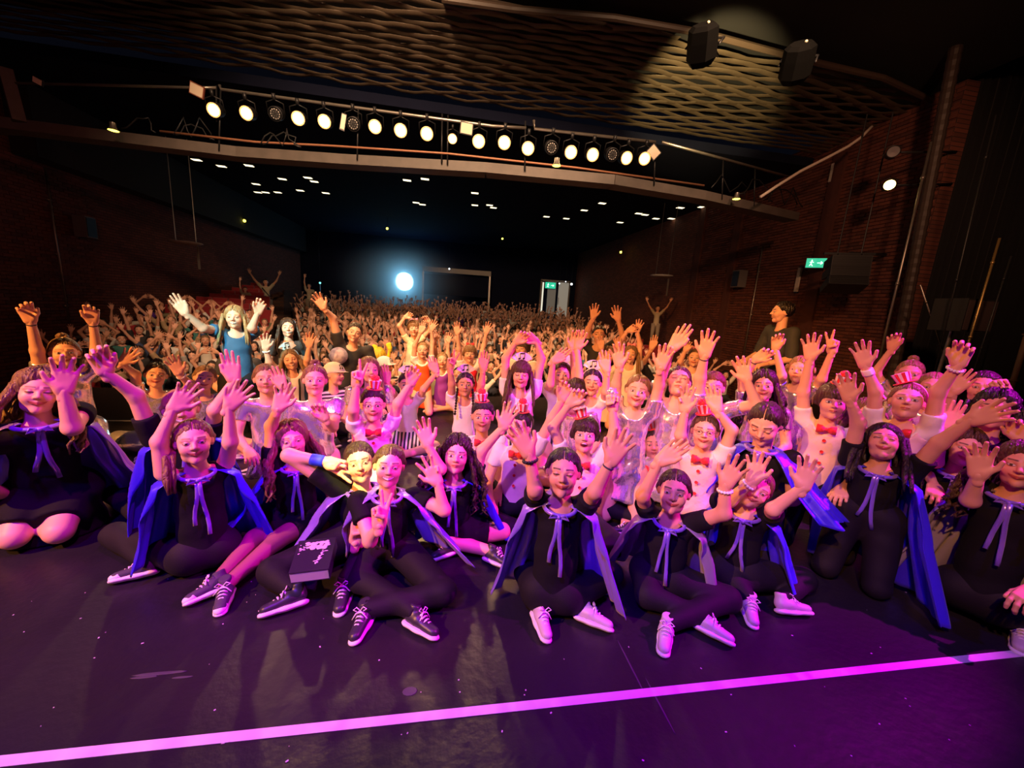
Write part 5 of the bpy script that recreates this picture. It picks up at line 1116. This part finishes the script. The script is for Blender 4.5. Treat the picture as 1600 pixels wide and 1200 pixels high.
for i, (x, y, Y, s_, c_) in enumerate(((382, 345, 20, .06, 0), (605, 357, 22, .06, 0), (785, 373, 22, .05, 0), (970, 394, 20, .06, 0), (356, 404, 22, .04, 1), (874, 443, 27.2, .05, 1), (893, 444, 27.2, .08, 1), (884, 440, 27.2, .04, 1), (500, 442, 25, .06, 2), (702, 420, 26, .05, 1))):
    lb = ['tiny warm lamp hanging in the dark, above the left seats', 'tiny warm lamp hanging above the bright projector', 'tiny warm lamp hanging right of the projector glow', 'tiny warm lamp hanging in the dark above the centre right crowd', 'tiny white light above the empty red seats', 'tiny white light over the open door, left one', 'brightest tiny white light over the open door', 'faint tiny light over the open door', 'small cyan light on a thin pole behind the crowd', 'tiny light on the booth rail'][i]
    P_ = atY(x, y, Y); r1 = empty('small_lamp', P_, lb, 'lamp'); MB().ball((0, 0, 0), s_, 8).obj('bulb', [YEL, mat('cool_white_glow', (1, 1, 1), .5, emit=(.9, .95, 1), estr=2.5), mat('cyan_glow', (.3, .9, 1), .5, emit=(.2, .8, .8), estr=1.2)][c_], r1, True)
    MB().lathe([(s_*.6, s_*.8), (s_*.5, s_*1.8), (.005, s_*1.9)], 10).tube([(0, 0, s_*1.8), (0, 0, 5.57-P_[2])], .008, 4).obj('socket', METAL, r1, True)
    if i == 8: MB().tube([(0, 0, 0), (0, 0, -1.6)], .02, 6).obj('pole', STEEL, r1)
for (x, y, X, lb) in ((290, 378, -7.6, 'pale disc shaped fitting hanging near the left wall'), (1034, 430, 8.0, 'pale disc shaped fitting hanging near the right wall')):
    P = atX(x, y, X); r1 = empty('hanging_disc', P, lb, 'fitting'); MB().lathe([(.001, .03), (.40, 0), (.42, -.02), (.30, -.07), (.001, -.08)], 20).obj('disc', mat('pale_disc', (.35, .32, .28), .6), r1, True)
    MB().tube([(-.25, 0, 0), (-.25, 0, 5.57-P[2])], .012, 5).tube([(.28, 0, 0), (.28, 0, 5.57-P[2])], .012, 5).tube([(.3, 0, -.1), (.3, 0, -.75)], .035, 6).obj('suspension', STEEL, r1)
# back of the hall: booth, doorway, follow spot
r1 = empty('control_booth', (atY(725, 440, 26.6)[0], 26.6, 0), 'dark control booth with a pale top rail behind the crowd', 'booth'); B0 = np.array(r1.location)
a, b = atY(660, 420, 26.6)-B0, atY(767, 425, 26.6)-B0; b[2] = a[2]
MB().box((a+b)/2, (b[0]-a[0], .3, .30)).obj('fascia', mat('booth_fascia', (.28, .26, .24), .6), r1); MB().box((b[0]-.05, 0, a[2]/2+.1), (.10, .12, a[2]-.2)).obj('post', STEEL, r1); MB().box((a[0]+.05, 0, a[2]/2+.1), (.10, .12, a[2]-.2)).obj('post', STEEL, r1)
MB().box(((a[0]+b[0])/2, .3, a[2]-.9), (b[0]-a[0], .1, 1.3)).obj('back_panel', NAVY, r1)
P = atY(866, 470, 28.3)
dr = st(MB().box((P[0]-1.05, 28.4, P[2]+.1), (.12, .25, 2.6)).box((P[0]+1.05, 28.4, P[2]+.1), (.12, .25, 2.6)).box((P[0], 28.4, P[2]+1.4), (2.2, .25, .12)).obj('door_1', STEEL))
MB().box((P[0]+.62, 28.28, P[2]+.1), (.75, .05, 2.45)).obj('door_leaf', mat('cream_door', (.62, .62, .56), .5, emit=(.75, .78, .68), estr=.10), dr)  # both leaves emit faintly, brightness put into their material
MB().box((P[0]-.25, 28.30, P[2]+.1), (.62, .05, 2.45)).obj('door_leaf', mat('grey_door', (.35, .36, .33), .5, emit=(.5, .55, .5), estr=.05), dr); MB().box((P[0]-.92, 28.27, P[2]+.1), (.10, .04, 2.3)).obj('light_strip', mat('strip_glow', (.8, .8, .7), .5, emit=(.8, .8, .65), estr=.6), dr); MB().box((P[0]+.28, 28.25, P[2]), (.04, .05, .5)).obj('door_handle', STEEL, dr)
exit_sign(atY(860, 446, 27.9), 1.9, 0, 'green lit sign above the open door at the back')
P = atY(632, 440, 27.3); r1 = empty('follow_spot', P, 'dazzling cyan white spotlight shining from the back of the hall', 'spotlight'); r1.rotation_euler = (math.radians(5), 0, math.radians(-8))
MB().lathe([(.52, 0), (.56, 0), (.56, .1), (.36, .9), (.001, 1.0)], 18, [[1, 0, 0], [0, 0, 1], [0, 1, 0]]).obj('housing', METAL, r1, True); MB().ball((0, -.02, 0), (.58, .14, .58), 20).obj('lens', mat('follow_glow', (.7, .95, 1), .4, emit=(.42, .90, 1), estr=14), r1, True); MB().tube([(0, .3, -.3), (0, .3, .1-P[2])], .05, 8).obj('stand', METAL, r1, True)

# thin haze added to imitate the flare glow around the follow spot
hz = bpy.data.materials.new('flare_volume'); hz.use_nodes = True; nn = hz.node_tree.nodes; nn.clear(); ou = nn.new('ShaderNodeOutputMaterial'); vs = nn.new('ShaderNodeVolumeScatter'); tc = nn.new('ShaderNodeTexCoord'); mp = nn.new('ShaderNodeMapping'); mp.inputs['Scale'].default_value = (1/5.2, 1/5.2, 1/3.2); gr = nn.new('ShaderNodeTexGradient'); gr.gradient_type = 'SPHERICAL'; pw = nn.new('ShaderNodeMath'); pw.operation = 'POWER'; pw.inputs[1].default_value = 3.2; ml = nn.new('ShaderNodeMath'); ml.operation = 'MULTIPLY'; ml.inputs[1].default_value = 2.2; lk = hz.node_tree.links; lk.new(tc.outputs['Object'], mp.inputs[0]); lk.new(mp.outputs[0], gr.inputs[0]); lk.new(gr.outputs['Fac'], pw.inputs[0]); lk.new(pw.outputs[0], ml.inputs[0]); lk.new(ml.outputs[0], vs.inputs['Density']); vs.inputs['Anisotropy'].default_value = .2
hz.node_tree.links.new(vs.outputs[0], ou.inputs['Volume'])
P = atY(632, 440, 26.7); hm_ = MB().ball((0, 0, 0), (5.2, 5.2, 3.2), 24)
ho_ = hm_.obj('glow_haze', hz, None, True, P); tag(ho_, 'added haze around the bright spotlight at the back', 'glow_haze', kind='stuff')
l = bpy.data.lights.new('follow_spot_glow', 'POINT'); l.color = (.10, .50, 1); l.energy = 180; l.shadow_soft_size = .2; o = bpy.data.objects.new('follow_spot_glow', l); COL.objects.link(o); o.location = tuple(P)  # point lamp added before the lens to make the blue glow
# ------------------------------------------------------------------ the audience
SCOL = [((.72, .66, .56), 'cream'), ((.03, .03, .035), 'black'), ((.38, .36, .34), 'grey'), ((.42, .02, .03), 'red'), ((.06, .09, .20), 'navy'), ((.45, .32, .18), 'tan'), ((.80, .76, .72), 'white'), ((.10, .02, .30), 'violet'), ((.20, .18, .10), 'olive'), ((.05, .22, .20), 'teal')]
POSES = [('both arms straight up', ((-.20, -.06, 1.30), (-.24, -.10, 1.52), (-.25, -.1, 1.7)), ((.20, -.06, 1.30), (.24, -.1, 1.52), (.25, -.1, 1.7))),
         ('arms spread wide overhead', ((-.34, -.05, 1.20), (-.46, -.1, 1.42), (-.5, -.1, 1.58)), ((.34, -.05, 1.20), (.44, -.1, 1.44), (.5, -.1, 1.6))),
         ('one arm raised high', ((-.20, -.06, 1.30), (-.18, -.1, 1.53), (-.15, -.1, 1.7)), ((.24, -.05, .70), (.16, -.3, .66), (.1, -.42, .64))),
         ('hands joined over the head', ((-.30, -.04, 1.24), (-.12, -.08, 1.42), (0, -.08, 1.50)), ((.30, -.04, 1.24), (.12, -.08, 1.42), (0, -.08, 1.50))),
         ('both hands at face height', ((-.30, -.10, .85), (-.22, -.24, 1.08), (-.22, -.24, 1.25)), ((.30, -.10, .85), (.24, -.24, 1.08), (.24, -.24, 1.25))),
         ('right hand up and waving', ((-.24, -.05, .70), (-.12, -.28, .66), (-.05, -.4, .64)), ((.27, -.08, 1.22), (.30, -.14, 1.45), (.34, -.14, 1.62)))]
HAIRS = [('bun', 'dark', 'dark tied hair'), ('long', 'dark', 'long dark hair'), ('boy', 'black', 'short black hair'), ('long', 'fair', 'long fair hair'), ('bun', 'brown', 'brown tied hair'), ('boy', 'brown', 'short brown hair')]
def aud_parts(pi, hairk, lod, h, hh, tone):
    _, A, B = POSES[pi]; n_ = np.array([0, 1., 0]); Hc = np.array([0, -.02, 1.13]); nk = np.array([0, .01, .97]); S = []
    S += [seg(nk, Hc+(0, .02, -.05), .046, .042, .02), seg((-.13, .01, .93), (.13, .01, .93), .05, .05, .05)]
    top = [seg((0, .0, .84), (0, .01, .66), .115, .10, .04, n_, .7), seg((0, .01, .66), (0, .02, .50), .10, .125, .04, n_, .8), seg((-.13, .01, .925), (.13, .01, .925), .055, .055, .06)]
    hands = []
    for s, P in ((-1, A), (1, B)):
        e, w_, t = [np.array(p) for p in P]; up = e[2] > 1.1; sh = np.array([s*(.155 if up else .17), .0, .97 if up else .92])
        S += [seg(sh, e, .042, .035, .03), seg(e, w_, .035, .023, .02)]; top.append(seg(sh, sh+(e-sh)*.5, .056, .056, .03, c1=True)); hands.append((s, w_, t))
    V, Q = field(S, h); Vs, Qs, n = [V], [Q], len(V); C = [np.tile(np.array(tone), (len(V), 1))]
    HV, HQ, *_r = head_base(lod); M = np.array(Matrix.Rotation(math.radians(-4), 3, 'X'))
    Vs.append(HV*1.05@M.T+Hc); Qs.append(HQ+n); n += len(HV); C.append(face_paint(HV, tone, random.choice(['smile', 'teeth', 'open']), .8))
    for s, w_, t in hands:
        yv = unit(t-w_); zz = np.array([0, -1., 0]); zz = unit(zz-yv*(zz@yv)); xx = np.cross(yv, zz)
        if lod < 3:
            hv, hq = hand('open', hh); hv = hv.copy()
            if s > 0: hv[:, 0] *= -1; hq = hq[:, ::-1]
            Vs.append(1.12*(hv[:, :1]*xx+hv[:, 1:2]*yv+hv[:, 2:3]*zz)+w_); Qs.append(hq+n); n += len(hv); C.append(np.tile(np.array(tone), (len(hv), 1)))
    if hairk == 'long':
        pass
    hb = MB(); hv, hq = hair_cap(lod, 'boy' if hairk == 'boy' else 'long' if hairk == 'long' else 'bun', pi); hb.add(hv*1.05@M.T+Hc, hq)
    if hairk == 'long':
        for i in range(14):
            a = math.radians((-1)**i*(75+100*(i/14))); hb.add(*tube([np.array([math.sin(a)*.085, -math.cos(a)*.085, .03])+Hc, np.array([math.sin(a)*.10, -math.cos(a)*.09+.0, -.10])+Hc, np.array([math.sin(a)*.12, -math.cos(a)*.09-.02, -.24])+Hc], [.015, .018, .006], 4))
    if hairk == 'bun': hb.ball(Hc+(0, .11, .04), .035, 6)
    tv = field(top, h*1.1)
    pv = field([seg((-.08, .0, .50), (.08, .0, .50), .12, .12, .05)]+[seg((s*.09, 0, .48), (s*.12, -.40, .50), .085, .06, .03) for s in (-1, 1)]+[seg((s*.12, -.40, .48), (s*.12, -.42, .06), .055, .04, .03) for s in (-1, 1)], h*1.4)
    return (np.concatenate(Vs), np.concatenate(Qs), np.concatenate(C)), hb, tv, pv
TR = mat('dark_trousers', (.03, .03, .045), .8)
temps = []
for k, (pi, hi, tn) in enumerate([(0, 0, 'l'), (1, 1, 'm'), (0, 2, 'm'), (2, 3, 'l'), (3, 1, 'l'), (4, 5, 'l'), (5, 0, 'm'), (1, 4, 'l'), (0, 1, 'l'), (4, 2, 'm'), (2, 0, 'l'), (3, 4, 'm')]):
    (V, Q, C), hb, tv, pv = aud_parts(pi, HAIRS[hi][0], 2, .021, .011, TONES[tn])
    temps.append((pi, hi, mesh_np('body', V, Q, [SKIN], col=C), hb.mesh('hair', HAIR, True), mesh_np('top', *tv, [SHIRT]), mesh_np('trousers', *pv, [TR])))
# low templates for the far crowd
lows = []
for k in range(8):
    pi = [0, 1, 0, 2, 3, 4, 5, 1][k]; tn = TONES['lm'[k % 2]]
    (V, Q, C), hb, tv, pv = aud_parts(pi, ['bun', 'long', 'boy'][k % 3], 3, .042, .02, tn)
    HVs = np.concatenate(hb.v); _, A, B = POSES[pi]; hm = MB()
    for s, P in ((-1, A), (1, B)):
        w_, t = np.array(P[1]), np.array(P[2]); d_ = unit(t-w_)
        for a in (-.5, -.15, .2, .6): hm.tube([w_, w_+d_*.09, w_+d_*.19+np.array([a*.10, 0, 0])], [.022, .022, .007], 4)
    lows.append((V, Q, C, HVs, hb, tv, np.concatenate(hm.v), hm, tn))
seats_all = []
for i, y in enumerate(rows):
    off = .27 if i % 2 else 0
    for X in np.arange(-8.9+off, 8.9, .54):
        az = math.degrees(math.atan2(X, y))
        if -22.6 < az < -18.6: continue
        if X < 0 and az <= -22.6 and i > 6: continue
        if y*.93 < 0: continue
        seats_all.append((y, X, i))
def pix(P):
    v = np.array(P)-CC; dd = v@CF; return 800+FPX*(v@CR)/dd, 600-FPX*(v@CU)/dd
r_ = random.Random(21); vis = []; skipped = []
for (y, X, i) in seats_all:
    px, py = pix((X, y, zf(X, y)+1.13))
    if 120 < px < 1240 and r_.random() < (.97 if i > 0 else .8):
        # the right end of the hall is only half filled
        if px > 985 and r_.random() < .45+(.35 if i > 8 else 0):
            if i > 6: skipped.append((X, y, i))
            continue
        if X > 7.8: continue
        vis.append((y, X, i))
NIND = 232
PN = {}
cnt_row = {}
# those hidden behind the standing and kneeling performers are left out of the nearest rows
ind = vis[:NIND]; far = vis[NIND:]
for n, (y, X, i) in enumerate(ind):
    k = r_.randrange(len(temps)); pi, hi, mb_, mh, mt, mp = temps[k]
    ci = r_.choices(range(len(SCOL)), [5, 4, 4, 2, 3, 3, 5, 1, 2, 1])[0]; cc, cn = SCOL[ci]
    blk = "left block" if X < -.365*y else "main block"
    key = (i, blk); cnt_row[key] = cnt_row.get(key, 0)+1
    lb = '%s-topped spectator, %s, %s row of %s, %s from left' % (cn, POSES[pi][0], ORD[i], blk, ORD[min(cnt_row[key]-1, 35)])
    s_ = r_.uniform(.90, 1.05); jx = r_.uniform(-.05, .05)
    root = empty('person', (X+jx, y+r_.uniform(-.05, .05), zf(X, y)), lb, 'person', 'spectators seated with raised arms'); root.scale = (s_*r_.choice((-1, 1)) if False else s_, s_, s_); root.rotation_euler = (0, 0, math.atan2(-X, y)*.8+r_.uniform(-.25, .25)) if False else (0, 0, -math.atan2(X, y)*.8+r_.uniform(-.25, .25))
    hcn = r_.choice(['black', 'dark', 'dark', 'brown', 'fair']) if hi != 3 else 'fair'
    for nm, me, c_ in (('body', mb_, None), ('hair', mh, HCOL[hcn]), ('top', mt, cc), ('trousers', mp, None)):
        o = link(bpy.data.objects.new(nm, me), root)
        if c_: o.color = (*c_, 1)
Vs, Qs, Ts, Cs, n = [], [], [], [], 0
def push(V, Q, T, c, M, t):
    global n
    Vs.append(V@M.T+t); Cs.append(np.broadcast_to(c, (len(V), 3)))
    if len(Q): Qs.append(Q+n)
    if len(T): Ts.append(T+n)
    n += len(V)
for (y, X, i) in far:
    V, Q, C, HVs, hb, tv, hmv, hm, tn = lows[r_.randrange(8)]; a = -math.atan2(X, y)*.8+r_.uniform(-.2, .2)
    M = np.array(Matrix.Rotation(a, 3, 'Z'))*r_.uniform(.9, 1.05); t = np.array([X+r_.uniform(-.08, .08), y, zf(X, y)+r_.uniform(-.06, .12)])
    push(V, Q, (), C, M, t); hc_ = HCOL[r_.choice(['black', 'dark', 'dark', 'brown', 'fair'])]
    push(HVs, np.concatenate(hb.q), np.concatenate(hb.t) if hb.t else (), np.array(hc_), M, t)
    push(tv[0], tv[1], (), np.array(SCOL[r_.choices(range(10), [5, 4, 4, 2, 3, 3, 5, 1, 2, 1])[0]][0]), M, t)
    push(hmv, np.concatenate(hm.q), np.concatenate(hm.t), np.array(tn), M, t)
o = link(bpy.data.objects.new('distant_crowd', mesh_np('distant_crowd', np.concatenate(Vs), [np.concatenate(Qs), np.concatenate(Ts)], [SKIN], col=np.concatenate(Cs))))
tag(o, 'far rows of the seated crowd waving below the bright spotlight', 'crowd', kind='stuff')
# people standing at the back
def stander(px, py, Y, pi, cn, cc, lb, hi=2, s_=1.0, strap=False):
    P = atY(px, py, Y); tpl = [t for t in temps if t[0] == pi][0]
    root = empty('person', (P[0], P[1], P[2]-1.13*s_-.0), lb, 'person', 'adults standing at the back'); root.scale = (s_,)*3; root.rotation_euler = (0, 0, -math.atan2(P[0], P[1]))
    for nm, me, c_ in (('body', tpl[2], None), ('hair', temps[2][3], HCOL['black']), ('top', tpl[4], cc)):
        o = link(bpy.data.objects.new(nm, me), root)
        if c_: o.color = (*c_, 1)
    m = MB()
    for s in (-1, 1): m.tube([(s*.09, 0, .52), (s*.10, 0, .1), (s*.10, 0, -.30)], [.10, .075, .055], 10)
    o = m.obj('trousers', SHIRT, root, True); o.color = (.25, .20, .15, 1) 
    if strap: MB().tube([(-.15, -.02, .97), (-.03, -.11, .80), (.12, -.10, .60)], .022, 6, .4, (0, -1, 0)).obj('strap', METAL, root)
stander(415, 441, 20, 1, 'khaki', (.42, .36, .25), 'heavy man in khaki shirt with crossbody strap standing behind empty red seats', s_=1.25, strap=True)
stander(483, 447, 21, 2, 'khaki', (.45, .38, .28), 'person in khaki standing at the aisle with one arm up', s_=1.0)
stander(1028, 482, 14.5, 1, 'tan', (.40, .33, .22), 'person in tan tee standing near the right brick wall, both arms up', s_=.95)
stander(383, 452, 18, 2, 'tan', (.35, .28, .2), 'person among the empty red seats waving one arm', s_=.85)
# red theatre seats
s0 = empty('theatre_seat', (0, 0, 0), 'w', 'seat', 'empty red velvet seats of the left block')
BK = MB().box((0, .24, .72), (.50, .09, .62), np.array(Matrix.Rotation(math.radians(-8), 3, 'X'))).tube([(-.25, .28, 1.03), (.25, .28, 1.03)], .045, 8).obj('backrest', REDSEAT, s0, False)
MB().box((0, 0, .45), (.48, .44, .12)).tube([(-.24, -.22, .45), (.24, -.22, .45)], .06, 8).obj('seat', REDSEAT, s0)
for s in (-1, 1): MB().box((s*.265, .02, .62), (.045, .40, .05)).box((s*.265, .1, .3), (.035, .22, .6)).obj('armrest', mat('dark_plastic', (.03, .02, .02), .5), s0)
sn = 0
for i, y in enumerate(rows):
    c = 0
    for X in np.arange(-9.0, -3.0, .56):
        az = math.degrees(math.atan2(X, y))
        if az > -22.9 or i < 7 or i > 17: continue
        if math.hypot(X, y) == 0: continue
        o = s0 if sn == 0 else copy_tree(s0); sn += 1; c += 1; o.location = (X, y+.1, zf(X, y)); o['label'] = 'empty red velvet seat, %s row of the left block, %s from the wall' % (ORD[i], ORD[c-1])
for k, (X, y, i) in enumerate(skipped[:60]):
    o = copy_tree(s0); o.location = (X, y+.1, zf(X, y)); o['group'] = 'empty red velvet seats on the right'; o['label'] = 'empty red velvet seat on the right side, %s row, %s empty one' % (ORD[i], ORD[sum(1 for q in skipped[:k] if q[2] == i)])
print('TRIS', sum(len(o.data.polygons)*2 for o in bpy.data.objects if o.type == 'MESH'), 'seats', sn, 'aud', len(ind), len(far))
